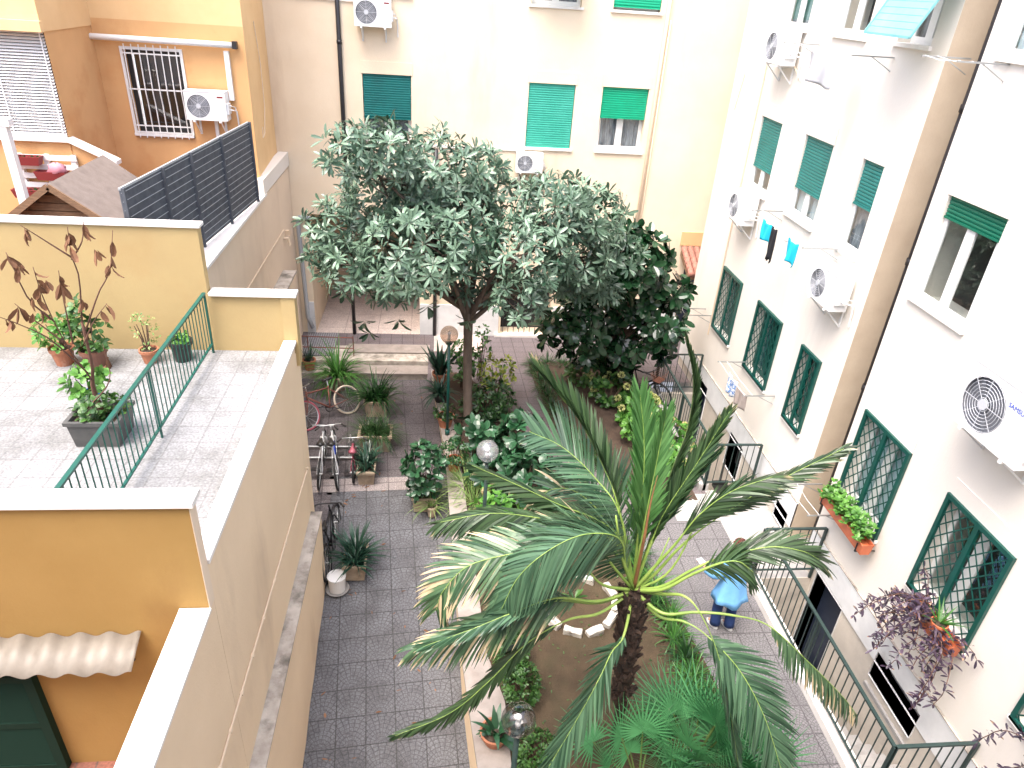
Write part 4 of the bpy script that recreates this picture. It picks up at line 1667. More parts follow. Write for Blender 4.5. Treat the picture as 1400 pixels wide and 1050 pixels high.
zy = -.296
bike((-2.27, 11.44, zy), R(93), 'white bicycle nearest the terrace wall in the rack', 'bikewhite', .32, fender=None, tilt=R(4))
bike((-1.90, 11.42, zy), R(98), 'white and blue bicycle in the middle of the rack', 'bikewhite', .33, accent='bikeblue', tilt=R(-5))
bike((-1.62, 11.62, zy), R(95), "small pink children's bicycle beside the cement planter", 'pink', .22, saddle='pink')
bike((-1.92, 14.2, zy), R(221), 'old bicycle with dusty pink tyres leaning askew in front of the steps', 'rust', .34, tyre='pinktyre', rear='creamtyre', tilt=R(32), basket=True)
bike((-1.80, 9.25, ground_z(9.6) - .02), R(88), 'black bicycle parked behind the end of the stone ledge', 'bikeblack', .33, fender='bikeblack', tilt=R(-6))
bike((4.62, 14.9, .02), R(-50), 'dark bicycle leaning by the far railing under the glossy tree', 'bikeblack', .34, basket=True, tilt=R(8))
# bicycle rack
t = thing('bicycle_rack', 'galvanised bicycle rack on the floor under the white bicycles', 'bicycle rack', (-1.9, 12.4, zy))
b = MB()
for y in (12.35, 12.75):
    b.tube([(-2.75, y, zy + .06), (-1.2, y, zy + .06)], .022, 8)
b.build('rails', 'steel', t)
for i in range(4):
    b = MB()
    x = -2.7 + i * .46
    b.tube([(x, 12.35, zy + .06), (x, 12.40, zy + .40), (x, 12.70, zy + .40), (x, 12.75, zy + .06)], .012, 6)
    b.build('hoop', 'steel', t)
# white bucket with lid
zb = ground_z(9.02)
t = thing('bucket', 'white plastic paint bucket standing on the yard by the tan wall', 'bucket', (-1.64, 9.02, zb))
b = MB()
b.lathe([(.135, 0), (.15, .26), (.155, .262), (.155, .28), (.15, .282)], (-1.64, 9.02, zb + .02), 24)
b.build('pail', 'white', t, smooth=False)
b = MB()
b.lathe([(.158, 0), (.158, .02), (.14, .022), (.135, .012)], (-1.64, 9.02, zb + .305), 24)
b.build('lid', 'white', t)
b = MB()
b.lathe([(.16, 0), (.20, .035), (.19, .035), (.155, .008)], (-1.64, 9.02, zb + .002), 24)
b.build('saucer', 'concrete', t)

# ---------------------------------------------------------------- terrace railing, fence, shed, post, wall rack
railing('terrace_railing', 'bright green railing running across the left roof terrace', [((-3.12, 4.95), (-3.12, 9.22))], 'railgreen', h=.86, z=3.86, sp=.115, post=.026, top=.044, bt=.010)

t = thing('screen_fence', 'dark mesh screen fence on top of the left wing wall', 'fence', (-3.62, 12, 4.47))
FA, FE = V((-4.08, 9.57, 0)), V((-3.62, 14.62, 0))
b = MB()
b.bar(FA + V((0, 0, 5.24)), FE + V((0, 0, 5.24)), .02, 1.48)
b.build('screen', 'mesh', t)
b = MB()
for k in range(13):
    z = 4.56 + k * .115
    b.bar(FA + V((.016, 0, z)), FE + V((.016, 0, z)), .006, .008)
b.bar(FA + V((0, 0, 5.99)), FE + V((0, 0, 5.99)), .03, .03)
b.build('wires', 'wire', t)
for k in (0.005, .24, .44, .70, 1.0):
    p = FA.lerp(FE, k) + V((.03, 0, 0))
    b = MB()
    b.box((p.x - .022, p.y - .022, 4.42), (p.x + .022, p.y + .022, 6.0))
    b.build('post', 'mesh', t)

t = thing('shed', 'small wooden shed with a grey-brown felt gable roof, behind the ochre parapet', 'shed', (-5.58, 11.8, 4.2))
b = MB()
b.prism([(-6.2, 10.98, 4.2), (-4.95, 10.98, 4.2), (-4.95, 10.98, 5.15), (-5.58, 10.98, 5.60), (-6.2, 10.98, 5.15)], (0, 1.6, 0))
b.build('wall', 'wood', t)
b = MB()
z = 4.3
while z < 5.5:
    hw = .62 if z < 5.05 else max(.05, .62 * (5.58 - z) / .5)
    b.box((-5.58 - hw, 10.955, z), (-5.58 + hw, 10.978, z + .105))
    z += .12
b.build('boards', 'wood', t)
b = MB()
for s in (-1, 1):
    P = [(-5.58, 10.8, 5.66), (-5.58 + s * .98, 10.8, 4.94), (-5.58 + s * .98, 12.75, 4.94), (-5.58, 12.75, 5.66)]
    b.add([V(q) for q in P] + [V(q) + V((0, 0, .035)) for q in P], [(0, 1, 2, 3), (7, 6, 5, 4), (0, 4, 5, 1), (1, 5, 6, 2), (2, 6, 7, 3), (3, 7, 4, 0)])
b.build('roof', 'felt', t)
b = MB()
for s in (-1, 1):
    b.bar((-5.58, 10.79, 5.655), (-5.58 + s * .98, 10.79, 4.935), .03, .09)
b.build('barge_board', 'wood', t)

pp0, pp1 = oy(33, 275, 12.1), oy(8, 172, 12.1)
t = thing('pergola_post', 'white square post at the left edge, in front of the wall rack', 'post', (pp0.x, 12.1, 4.2))
b = MB()
b.box((pp0.x - .06, 12.05, 4.2), (pp0.x + .06, 12.17, pp1.z))
b.build('post', 'white', t)
b = MB()
b.box((pp0.x - 3, 12.04, pp1.z), (pp0.x + .12, 12.18, pp1.z + .10))
b.build('beam', 'white', t)

ra, rb_ = oy(28, 209, 13.4), oy(110, 280, 13.4)
t = thing('wall_rack', 'white slatted pallet rack hanging on the orange wall under the blind', 'rack', (ra.x + .5, 13.45, rb_.z))
b = MB()
zt = ra.z - .02
for k in range(6):
    z = zt - k * .16
    b.box((-7.35, 13.40, z - .09), (-6.33, 13.42, z))
for x in (-7.3, -6.85, -6.4):
    b.box((x - .04, 13.42, zt - .95), (x + .04, 13.50, zt))
b.build('slats', 'white', t)
for i, (px, py, lb) in enumerate(((35, 217, 'red trough planter hung highest on the white rack, holding dark sprigs'), (71, 238, 'red trough planter hung in the middle of the white rack, holding the pink bag'), (40, 262, 'red trough planter hung lowest on the white rack'))):
    q = oy(px, py, 13.3)
    t = thing('trough_planter', lb, 'planter', (q.x, 13.3, q.z - .1), 0, 'red planters on the wall rack')
    b = MB()
    for (w0, z0, w1, z1) in ((.20, 0, .25, .15),):
        vs = []
        for (hw, hd, zz) in ((.22, .07, 0), (.26, .095, .15), (.24, .075, .15), (.22, .06, .05)):
            vs += [(q.x - hw, 13.3 - hd, q.z - .1 + zz), (q.x + hw, 13.3 - hd, q.z - .1 + zz), (q.x + hw, 13.3 + hd, q.z - .1 + zz), (q.x - hw, 13.3 + hd, q.z - .1 + zz)]
        fs = [(3, 2, 1, 0)]
        for k in range(3):
            for j in range(4):
                fs.append((4 * k + j, 4 * k + (j + 1) % 4, 4 * k + 4 + (j + 1) % 4, 4 * k + 4 + j))
        fs.append((12, 13, 14, 15))
        b.add(vs, fs)
    b.build('trough', 'red', t)
    if i != 1:
        b = MB()
        for k in range(26):
            a = rnd.uniform(0, 6.3)
            b.leaf((q.x + rnd.uniform(-.2, .2), 13.3 + rnd.uniform(-.05, .05), q.z - .04), (math.cos(a) * .5, math.sin(a) * .5, 1), (0, 1, .2), .11, .04)
        b.build('sprigs', 'hedge', t)
q = oy(78, 232, 13.28)
t = thing('bag', 'crumpled pink plastic bag lying in the red planter on the rack', 'bag', (q.x, 13.28, q.z - .1))
b = MB()
n = 14
for (r_, z) in ((.10, 0), (.15, .06), (.13, .14), (.07, .19), (.02, .20)):
    for j in range(n):
        a = 2 * math.pi * j / n
        k = r_ * (1 + .25 * math.sin(j * 2.3 + z * 40))
        b.v.append(V((q.x + k * math.cos(a), 13.28 + .6 * k * math.sin(a), q.z - .08 + z + .012 * math.sin(j * 3))))
for i in range(4):
    for j in range(n):
        b.f.append((i * n + j, i * n + (j + 1) % n, (i + 1) * n + (j + 1) % n, (i + 1) * n + j))
        b.mi.append(0)
        b.uv.append(None)
b.build('film', 'pinkbag', t, smooth=True)
# red handrail at the left end of the steps
t = thing('handrail', 'thin rusty red handrail by the walkway at the left end of the steps', 'handrail', (-3.0, 16.6, 0))
b = MB()
qa, qb = oz(406, 459, .55), oz(482, 462, .55)
for z in (.25, .55):
    b.tube([(qa.x - .3, qa.y, z), (qb.x, qb.y, z)], .014, 6)
for x in (qa.x + .25, qb.x):
    b.tube([(x, qa.y, -.3), (x, qa.y, .56)], .014, 6)
b.build('rails', 'rust', t)


# ---------------------------------------------------------------- laundry
def cloth(name, label, cat, a, bpt, drop, m, sag=.05, wav=.035, taper=1.0, seed=0):
    """a cloth pegged along a line from a to b and hanging by drop"""
    a, bpt = V(a), V(bpt)
    t = bpt - a
    nrm = t.cross(V((0, 0, 1))).normalized()
    b = MB()
    nu, nv = 14, 10
    vs = []
    for j in range(nv + 1):
        v = j / nv
        for i in range(nu + 1):
            u = i / nu
            k = .5 + (u - .5) * (1 - (1 - taper) * v)
            p = a + t * k
            p = p + V((0, 0, -sag * math.sin(math.pi * u) * (1 - v))) - V((0, 0, drop * v * (1 + .06 * math.sin(u * 5 + seed))))
            p = p + nrm * (wav * v * math.sin(u * 9 + seed + v * 2) + .3 * wav * math.sin(u * 17 + seed))
            vs.append(p)
    b.add(vs, [(j * (nu + 1) + i, j * (nu + 1) + i + 1, (j + 1) * (nu + 1) + i + 1, (j + 1) * (nu + 1) + i) for j in range(nv) for i in range(nu)])
    o = b.build(name, m, None, smooth=True)
    sm = o.modifiers.new('thickness', 'SOLIDIFY')
    sm.thickness = .006
    return tag(o, label, cat)


def clothesline(label, ya, yb, z, x=5.95, n=2):
    t = thing('clothesline', label, 'clothesline', (6.5, (ya + yb) / 2, z))
    for y in (ya, yb):
        b = MB()
        b.bar((6.498, y, z), (x - .1, y, z), .02, .02)
        b.bar((6.498, y, z - .18), (6.15, y, z), .012, .012)
        b.build('arm', 'steel', t)
    b = MB()
    for k in range(n):
        xx = x - .06 + k * .16
        b.tube([(xx, ya, z + .01), (xx, (ya + yb) / 2, z - .02), (xx, yb, z + .01)], .004, 5)
    b.build('lines', 'white', t)
    return t


clothesline('clothesline carrying the cyan and black laundry under the middle shuttered window', 12.65, 10.5, 5.20)
clothesline('clothesline carrying the white cloth high on the right wall', 12.9, 10.6, 8.02)
clothesline('clothesline carrying the patterned blue cloth beside the middle lattice window of the far section', 12.6, 11.2, 2.02)
clothesline('empty clothesline arm and lines above the flower box by the drainpipe recess', 9.0, 8.2, 1.60)
clothesline('empty clothesline beside the window at the top right corner', 8.98, 8.3, 8.15)
clothesline('empty clothesline left of the first lattice window near the red-tiled canopy', 15.3, 14.9, 2.05)
cloth('shirt', 'cyan shirt, leftmost piece of laundry on the line', 'shirt', (5.9, 12.16, 5.20), (5.9, 11.80, 5.19), .36, 'clothc', taper=.8, seed=1)
cloth('trousers', 'long black trousers hanging between the two cyan pieces of laundry', 'trousers', (5.9, 11.76, 5.19), (5.9, 11.56, 5.19), .62, 'clothb', taper=.9, seed=2)
cloth('socks', 'pale small cloth hanging just right of the black trousers', 'cloth', (6.02, 11.42, 5.19), (6.02, 11.32, 5.19), .16, 'clothw', taper=.9, seed=5)
cloth('towel', 'bright cyan towel, rightmost piece of laundry on the line', 'towel', (5.9, 11.1, 5.19), (5.9, 10.7, 5.2), .40, 'clothc', taper=.95, seed=3)
cloth('sheet', 'white cloth hanging high on the right wall beside an air conditioner', 'cloth', (5.9, 11.95, 8.0), (5.9, 10.95, 8.01), .48, 'clothw', .05, .06, seed=4)
cloth('cloth', 'blue and white patterned cloth hanging beside a lattice window', 'cloth', (5.95, 12.15, 2.03), (5.95, 11.72, 2.03), .42, 'clothp', taper=.7, seed=6)
cloth('cloth', 'taupe cloth hanging right of the blue and white patterned cloth', 'cloth', (5.95, 11.66, 2.0), (5.95, 11.22, 2.03), .40, 'clothg', taper=.9, seed=7)

# dustpan left on the landing
q = oz(986, 668, .012)
t = thing('dustpan', 'black long-handled dustpan standing on the pale landing by the railing', 'dustpan', q)
b = MB()
b.prism([q + V((-.16, -.13, 0)), q + V((.16, -.13, 0)), q + V((.16, .12, 0)), q + V((-.16, .12, 0))], (0, 0, .02))
b.box(q + V((-.16, .09, .02)), q + V((.16, .12, .12)))
b.build('pan', 'blackpot', t)
b = MB()
b.tube([q + V((0, .11, .1)), q + V((0, .13, .62))], .016, 8)
b.build('handle', 'blackpot', t)
# ---------------------------------------------------------------- plants: helpers
def rv(a=1.0):
    while True:
        p = V((rnd.uniform(-1, 1), rnd.uniform(-1, 1), rnd.uniform(-1, 1)))
        if .01 < p.length < 1:
            return p * a


def rosette(b, c, axis, n, L, W, spread=(.5, 1.2), curl=.25, ub=None, prof=((.3, .7), (.62, 1.0), (.85, .62))):
    """a whorl of leaves round an axis"""
    axis = V(axis).normalized()
    a = axis.orthogonal().normalized()
    d = axis.cross(a)
    a0 = rnd.uniform(0, 6.28)
    for i in range(n):
        t = a0 + i * 2.399 + rnd.uniform(-.2, .2)
        e = rnd.uniform(*spread)
        dr = axis * math.cos(e) + (a * math.cos(t) + d * math.sin(t)) * math.sin(e)
        b.leaf(V(c) + dr * .02 + axis * rnd.uniform(-.04, .02), dr, axis, L * rnd.uniform(.75, 1.15), W * rnd.uniform(.8, 1.15), curl * rnd.uniform(.3, 1.6), prof=prof, u=None if ub is None else min(1, max(0, ub + rnd.uniform(-.22, .22))))


def clump(b, c, r, n, fn, shell=.55):
    c = V(c)
    r = V(r) if not isinstance(r, (int, float)) else V((r, r, r))
    for i in range(n):
        p = rv()
        k = p.length
        p = p.normalized() * (shell + (1 - shell) * k ** .5)
        fn(b, c + V((p.x * r.x, p.y * r.y, p.z * r.z)), p)


def tuft(b, c, n, L, W, droop=1.2, up=.8, rad=.05):
    c = V(c)
    for i in range(n):
        a = rnd.uniform(0, 6.28)
        e = rnd.uniform(.1, up)
        d = V((math.cos(a) * math.sin(e), math.sin(a) * math.sin(e), math.cos(e)))
        b.strap(c + V((math.cos(a), math.sin(a), 0)) * rnd.uniform(0, rad), d, L * rnd.uniform(.6, 1.1), W * rnd.uniform(.7, 1.2), droop * rnd.uniform(.6, 1.3), n=5)


def spline(P, n):
    P = [V(p) for p in P]
    P = [P[0] * 2 - P[1]] + P + [P[-1] * 2 - P[-2]]
    m = len(P) - 3
    out = []
    for i in range(n + 1):
        t = i / n * m
        k = min(int(t), m - 1)
        f = t - k
        a, b_, c, d = P[k:k + 4]
        out.append(.5 * ((2 * b_) + (c - a) * f + (2 * a - 5 * b_ + 4 * c - d) * f * f + (3 * b_ - a - 3 * c + d) * f ** 3))
    return out


def bush(name, label, cat, c, r, n, L, W, m, group=None, rose=5, base=None, prof=((.3, .8), (.62, 1.0), (.85, .6)), stems=6, spread=(.5, 1.3), shell=.5):
    c = V(c)
    gz = base if base is not None else c.z - (r[2] if not isinstance(r, (int, float)) else r)
    t = thing(name, label, cat, (c.x, c.y, gz), 0, group)
    b = MB()
    clump(b, c, r, n, lambda bb_, p, d: rosette(bb_, p, V((d.x, d.y, abs(d.z) * .6 + .5)) + rv(.3), rose, L, W, spread, prof=prof), shell)
    b.build('foliage', m, t)
    if stems:
        b = MB()
        for i in range(stems):
            p = rv()
            q = c + V((p.x, p.y, abs(p.z))) * .6 * (r if isinstance(r, (int, float)) else r[0])
            b.tube([(c.x + p.x * .08, c.y + p.y * .08, gz), (c + q) * .5 * 1.0 if False else V(((c.x + q.x) / 2, (c.y + q.y) / 2, (gz + q.z) / 2)), q], [.014, .011, .006], 6)
        b.build('stems', 'bark', t)
    return t


def pot(t, c, r, h, m, square=None):
    c = V(c)
    b = MB()
    if square:
        a, d = square
        vs = []
        for (k, z) in ((.86, 0), (.97, h * .86), (1.06, h * .87), (1.06, h), (.9, h), (.86, h * .8)):
            vs += [c + V((-a * k, -d * k, z)), c + V((a * k, -d * k, z)), c + V((a * k, d * k, z)), c + V((-a * k, d * k, z))]
        fs = [(3, 2, 1, 0)]
        for k in range(5):
            for j in range(4):
                fs.append((4 * k + j, 4 * k + (j + 1) % 4, 4 * k + 4 + (j + 1) % 4, 4 * k + 4 + j))
        b.add(vs, fs)
    else:
        b.lathe([(r * .68, 0), (r * .92, h * .8), (r * 1.03, h * .81), (r * 1.05, h), (r * .9, h), (r * .86, h * .82)], c, 22)
    b.build('pot', m, t)
    b = MB()
    z = c.z + h * .86
    if square:
        b.box((c.x - a * .86, c.y - d * .86, z - .02), (c.x + a * .86, c.y + d * .86, z))
    else:
        b.lathe([(r * .88, 0), (r * .5, .015), (r * .05, .02)], (c.x, c.y, z), 18)
    b.build('soil', 'soil', t)
    return V((c.x, c.y, z))


OVAL = ((.25, .85), (.55, 1.0), (.82, .72))
# ---------------------------------------------------------------- loquat tree
lt = thing('loquat_tree', 'large loquat tree with whorled grey-green leaves in front of the back building', 'tree', (.72, 13.0, .02))
b = MB()
fork = V((.64, 13, 2.85))
b.tube(spline([(.72, 13.0, -.05), (.70, 13, .5), (.66, 13.02, 1.6), fork], 12), [.13, .115, .108, .104, .10, .098, .096, .095, .094, .093, .092, .095, .10], 10)
CL = [(480, 205, 35), (530, 210, 42), (600, 225, 48), (650, 240, 42), (462, 310, 42), (520, 280, 55), (560, 345, 60), (476, 362, 38), (532, 380, 38),
      (620, 300, 62), (660, 372, 48), (690, 290, 52), (725, 345, 54), (760, 280, 46), (805, 295, 46), (835, 345, 42), (785, 380, 38), (712, 408, 30), (605, 335, 50), (790, 345, 45), (440, 340, 24), (580, 270, 50), (820, 385, 34)]
cents = []
for i, (px, py, pr) in enumerate(CL):
    Y = 13.0 + ((i * 37) % 17 / 17 - .5) * 1.9 + (.35 if py < 260 else -.1)
    c = oy(px, py, Y)
    cents.append((c, pr * .0150))
for i, (c, r) in enumerate(cents):
    mid = fork + (c - fork) * .5 + V((0, 0, .25)) + rv(.15)
    st = fork if i % 3 else fork - V((0, 0, .25))
    b.tube(spline([st, mid, c], 8), [.055 - .005 * k for k in range(9)], 7)
    for k in range(4):
        e = c + rv(r * .9)
        b.tube([mid + (c - mid) * .6, (mid + e) * .5 + rv(.08), e], [.02, .014, .007], 5)
b.tube(spline([fork, (.5, 12.9, 3.3), (.30, 12.8, 3.5), (.05, 12.8, 4.2)], 8), [.085, .08, .075, .07, .065, .06, .055, .05, .04], 8)
b.build('trunk', 'barkgrey', lt, smooth=True)
b = MB()
for (c, r) in cents:
    n = int(84 * (r / .75) ** 2) + 6

    def fn(bb_, p, d):
        k = rnd.uniform(.65, 1.2)
        rosette(bb_, p, V((d.x * .8, d.y * .8, abs(d.z) * .5 + .35)) + rv(.6), rnd.randint(7, 12), .225 * k, .056 * k, (.5, 1.9), .35, rnd.uniform(.1, .9))
    clump(b, c, (r, r * 1.1, r * .82), n, fn, .5)
# a few low hanging whorls at the lower left
for (px, py) in ((498, 440), (545, 438), (505, 455), (470, 400), (640, 440), (585, 420)):
    c = oy(px, py, 12.6)
    rosette(b, c, (rnd.uniform(-.5, .5), -.4, -.4), 9, .27, .08, (.5, 1.5), .2)
b.build('crown', 'loquat', lt)

# ---------------------------------------------------------------- glossy rubber tree
rt = thing('rubber_tree', 'dark glossy broad-leaved tree to the right of the loquat, near the right-hand building', 'tree', (4.5, 15.0, .02))
b = MB()
f2 = V((4.35, 14.9, 1.3))
b.tube(spline([(4.5, 15.0, -.05), (4.45, 15, .6), f2], 6), [.11, .1, .095, .09, .085, .08, .08], 9)
cl2 = []
for i, (px, py, pr) in enumerate(((850, 365, 44), (885, 395, 48), (905, 440, 30), (820, 415, 48), (862, 452, 40), (785, 440, 34), (905, 472, 20), (805, 470, 30), (840, 330, 30), (845, 485, 30), (760, 455, 24), (880, 350, 30), (918, 400, 22))):
    c = oy(px, py, 14.6 + ((i * 29) % 11 / 11 - .5) * 1.2)
    cl2.append((c, pr * .0165))
for c, r in cl2:
    b.tube(spline([f2, (f2 + c) * .5 + V((0, 0, .15)), c], 6), [.05, .045, .04, .034, .028, .02, .014], 7)
b.build('trunk', 'bark', rt, smooth=True)
b = MB()
for c, r in cl2:
    clump(b, c, r, int(34 * (r / .7) ** 2) + 6, lambda bb_, p, d: rosette(bb_, p, V((d.x, d.y, d.z * .6 + .35)) + rv(.5), rnd.randint(6, 8), .30, .150, (.6, 1.6), .15, prof=OVAL), .5)
b.build('crown', 'rubber', rt)

# ---------------------------------------------------------------- the big feather palm
pt = thing('palm_tree', 'feather palm with a fibrous trunk and wind-bent fronds in the front garden bed', 'palm tree', (2.37, 5.5, .02))
TP = spline([(2.37, 5.52, -.05), (2.34, 5.50, .6), (2.27, 5.42, 1.4), (2.19, 5.33, 2.2), (2.12, 5.27, 2.85), (2.09, 5.25, 3.2)], 60)
b = MB()
n = 16
vs = []
for i, p in enumerate(TP):
    t = i / 60
    r = .085 + .015 * t if t < .3 else .10 + .055 * min(1, (t - .3) / .35)
    if t > .85:
        r *= 1 - (t - .85) * 2.2
    for j in range(n):
        a = 2 * math.pi * j / n
        k = r * .70 * (1 + (.22 if t > .28 else .05) * math.sin(a * 3 + i * 2.1) + rnd.uniform(-.10, .12) * (1 if t > .28 else .4))
        vs.append(p + V((math.cos(a) * k, math.sin(a) * k, rnd.uniform(-.015, .015))))
b.add(vs, [(i * n + j, i * n + (j + 1) % n, (i + 1) * n + (j + 1) % n, (i + 1) * n + j) for i in range(60) for j in range(n)])
# old leaf bases and hanging fibre
for i in range(120):
    t = rnd.uniform(.3, .95)
    p = TP[int(t * 60)]
    a = i * 2.4
    r = .13 if t < .6 else .16
    d = V((math.cos(a), math.sin(a), 0))
    q = p + d * r * .60
    b.tube([q - V((0, 0, .05)), q + d * .03 + V((0, 0, .03)), q + d * rnd.uniform(.05, .10) + V((0, 0, rnd.uniform(.05, .15)))], [.045, .032, .012], 5)
for i in range(70):
    t = rnd.uniform(.35, .98)
    p = TP[int(t * 60)]
    a = rnd.uniform(0, 6.28)
    d = V((math.cos(a), math.sin(a), rnd.uniform(-.4, .8)))
    q = p + V((d.x, d.y, 0)) * .09
    b.tube([q, q + d * .05, q + d * .10 - V((0, 0, rnd.uniform(.02, .12)))], [.006, .004, .002], 4)
b.build('trunk', 'fibre', pt)
CR = V((2.10, 5.26, 3.12))


def frond(pts, L, mat_='palm', pf=.25, W=.026, fold=.15, up=(0, 0, 1), droop=.7, sweep=(0, 0, 0), ang=(.45, 1.0), sp=.026, sides=(1, 1), stalk='petiole', r0=.019, shape=.55, tipk=.35):
    """pts: (px, py, Y) along the rib, starting at the crown; pf = bare stalk fraction"""
    P = [CR + V((0, 0, 0))] + [oy(px, py, Y) for (px, py, Y) in pts]
    N = 60
    Q = spline(P, N)
    ln = [0]
    for i in range(N):
        ln.append(ln[-1] + (Q[i + 1] - Q[i]).length)
    tot = ln[-1]
    b = MB()
    up = V(up)
    sw = V(sweep)
    d = pf * tot
    k = 0
    while d < tot * .995:
        while k < N - 1 and ln[k + 1] < d:
            k += 1
        f = (d - ln[k]) / max(1e-6, ln[k + 1] - ln[k])
        p = Q[k].lerp(Q[k + 1], f)
        T = (Q[min(k + 2, N)] - Q[max(k - 1, 0)]).normalized()
        s = (d / tot - pf) / (1 - pf)
        S_ = T.cross(up)
        if S_.length < .05:
            S_ = T.cross(V((.2, -1, .2)))
        S_.normalize()
        Nn = S_.cross(T)
        prof = min(1, (s / .18 + .25)) * (1 - (1 - tipk) * max(0, (s - shape) / (1 - shape)) ** 1.6)
        A = ang[0] + (ang[1] - ang[0]) * s
        for sd, on in ((1, sides[0]), (-1, sides[1])):
            if not on or rnd.random() < .08:
                continue
            ll = L * prof * rnd.uniform(.88, 1.08) * on
            D = (S_ * sd * math.cos(fold) + Nn * math.sin(fold)) * math.cos(A) + T * math.sin(A)
            D = (D + sw + rv(.11)).normalized()
            wv = (T - D * T.dot(D))
            if wv.length < .05:
                wv = Nn.copy()
            wv = (wv.normalized() + Nn * rnd.uniform(-.35, .35)).normalized()
            u = rnd.random()
            vs, uv, fs = [], [], []
            q, dd = p.copy(), D.copy()
            for i in range(5):
                t = i / 4
                h = W * .5 * (.55, .95, 1.0, .75, .08)[i]
                vs += [q - wv * h, q + wv * h]
                uv += [(u, t * .55 + s * .5)] * 2
                if i:
                    fs.append((2 * i - 2, 2 * i - 1, 2 * i + 1, 2 * i))
                dd = (dd + V((0, 0, -droop / 4 * (.5 + t)))).normalized()
                q = q + dd * ll / 4
            b.add(vs, fs, 0, uv)
        d += sp
    fo = b.build('frond', mat_, pt)
    b = MB()
    b.tube(Q, [(r0 * (1 - .5 * (i / N) / pf) if i / N < pf else r0 * .5 * (1 - (i / N - pf) / (1 - pf)) ** 1.6 * .62) + .0025 for i in range(N + 1)], 6)
    b.build('stalk', stalk, fo, smooth=True)
    return fo


Yc = 5.26
# fronds on the far side, rising
frond([(848, 705, 5.5), (815, 655, 5.75), (770, 612, 5.95), (724, 590, 6.0)], .66, 'palm', .30, up=(.5, -.6, .6), fold=.15, droop=.25, ang=(.45, 1.0), sides=(1, .72))
frond([(846, 695, 5.55), (826, 640, 5.8), (790, 572, 6.15), (733, 504, 6.4)], .40, 'palmdark', .36, fold=.95, up=(.5, -.6, .6), droop=.05, ang=(1.0, 1.3), tipk=.5, sp=.018)
frond([(873, 720, 5.4), (880, 650, 5.55), (880, 590, 5.7), (875, 540, 5.8)], .42, 'palmgreen', .24, fold=.45, up=(0, -1, .2), droop=.1, ang=(1.0, 1.3), tipk=.55, sp=.018)
frond([(880, 720, 5.3), (893, 655, 5.4), (903, 605, 5.5), (911, 566, 5.55)], .34, 'palmgreen', .3, fold=.55, up=(.1, -1, .2), droop=.1, ang=(1.05, 1.35), tipk=.6, sp=.018)
frond([(890, 735, 5.4), (916, 650, 5.7), (940, 585, 5.9), (948, 520, 6.0), (937, 460, 6.1)], .26, 'palmdark', .36, fold=1.2, up=(.4, -.8, .3), droop=.1, ang=(1.2, 1.4), stalk='petdark', sp=.016)
frond([(893, 735, 5.3), (912, 695, 5.4), (955, 630, 5.55), (998, 562, 5.7)], .34, 'palmdark', .30, fold=.75, up=(-.5, -.6, .5), droop=.15, ang=(1.05, 1.35), sp=.016)
frond([(890, 745, 5.35), (920, 700, 5.4), (950, 655, 5.5), (985, 615, 5.6)], .24, 'palm', .45, fold=1.1, up=(-.3, -.6, .6), droop=.2, ang=(1.1, 1.35), sp=.018)
# right: long bare stalks, narrow wind-folded blades
frond([(895, 775, 5.2), (925, 742, 5.15), (955, 705, 5.1), (1000, 672, 5.05), (1056, 652, 5.0)], .36, 'palmdark', .46, fold=-.7, up=(0, -.3, 1), droop=.35, ang=(1.0, 1.3), tipk=.6, sp=.017)
frond([(895, 785, 5.25), (930, 748, 5.25), (975, 712, 5.25), (1060, 660, 5.2), (1154, 613, 5.15)], .30, 'palmdark', .50, fold=-.55, up=(0, -.3, 1), droop=.35, ang=(1.1, 1.35), tipk=.45, sp=.017)
frond([(905, 802, 5.1), (945, 780, 5.0), (985, 763, 4.95), (1050, 748, 4.9), (1095, 753, 4.85), (1120, 765, 4.85)], .40, 'palmdark', .50, fold=-.1, up=(0, -.6, .8), droop=.3, ang=(1.1, 1.35), tipk=.85, sp=.018)
frond([(905, 806, 5.05), (945, 786, 4.95), (985, 770, 4.85), (1010, 768, 4.8), (1030, 782, 4.78)], .40, 'palmdark', .62, fold=-.5, up=(0, -.5, .8), droop=.75, ang=(.7, 1.15), tipk=.7, sp=.018)
frond([(905, 838, 5.05), (950, 837, 4.95), (1000, 841, 4.85), (1050, 855, 4.75), (1100, 900, 4.65), (1150, 950, 4.6), (1172, 978, 4.58)], .42, 'palmdry', .46, fold=-.7, up=(.3, -.4, .8), droop=.95, ang=(.85, 1.2), tipk=.5, sp=.02)
frond([(900, 842, 5.1), (935, 850, 4.95), (965, 868, 4.8), (1010, 915, 4.55), (1045, 980, 4.3), (1070, 1058, 4.05)], .54, 'palm', .36, fold=.0, up=(.1, -.8, .5), droop=.35, ang=(.75, 1.15), tipk=.5, sp=.02)
frond([(905, 812, 5.1), (935, 815, 4.95), (957, 838, 4.8), (980, 890, 4.65), (996, 960, 4.45), (1010, 1050, 4.2)], .34, 'palm', .42, fold=.3, up=(.6, -.7, .2), droop=.35, ang=(1.0, 1.3), tipk=.6, sp=.02)
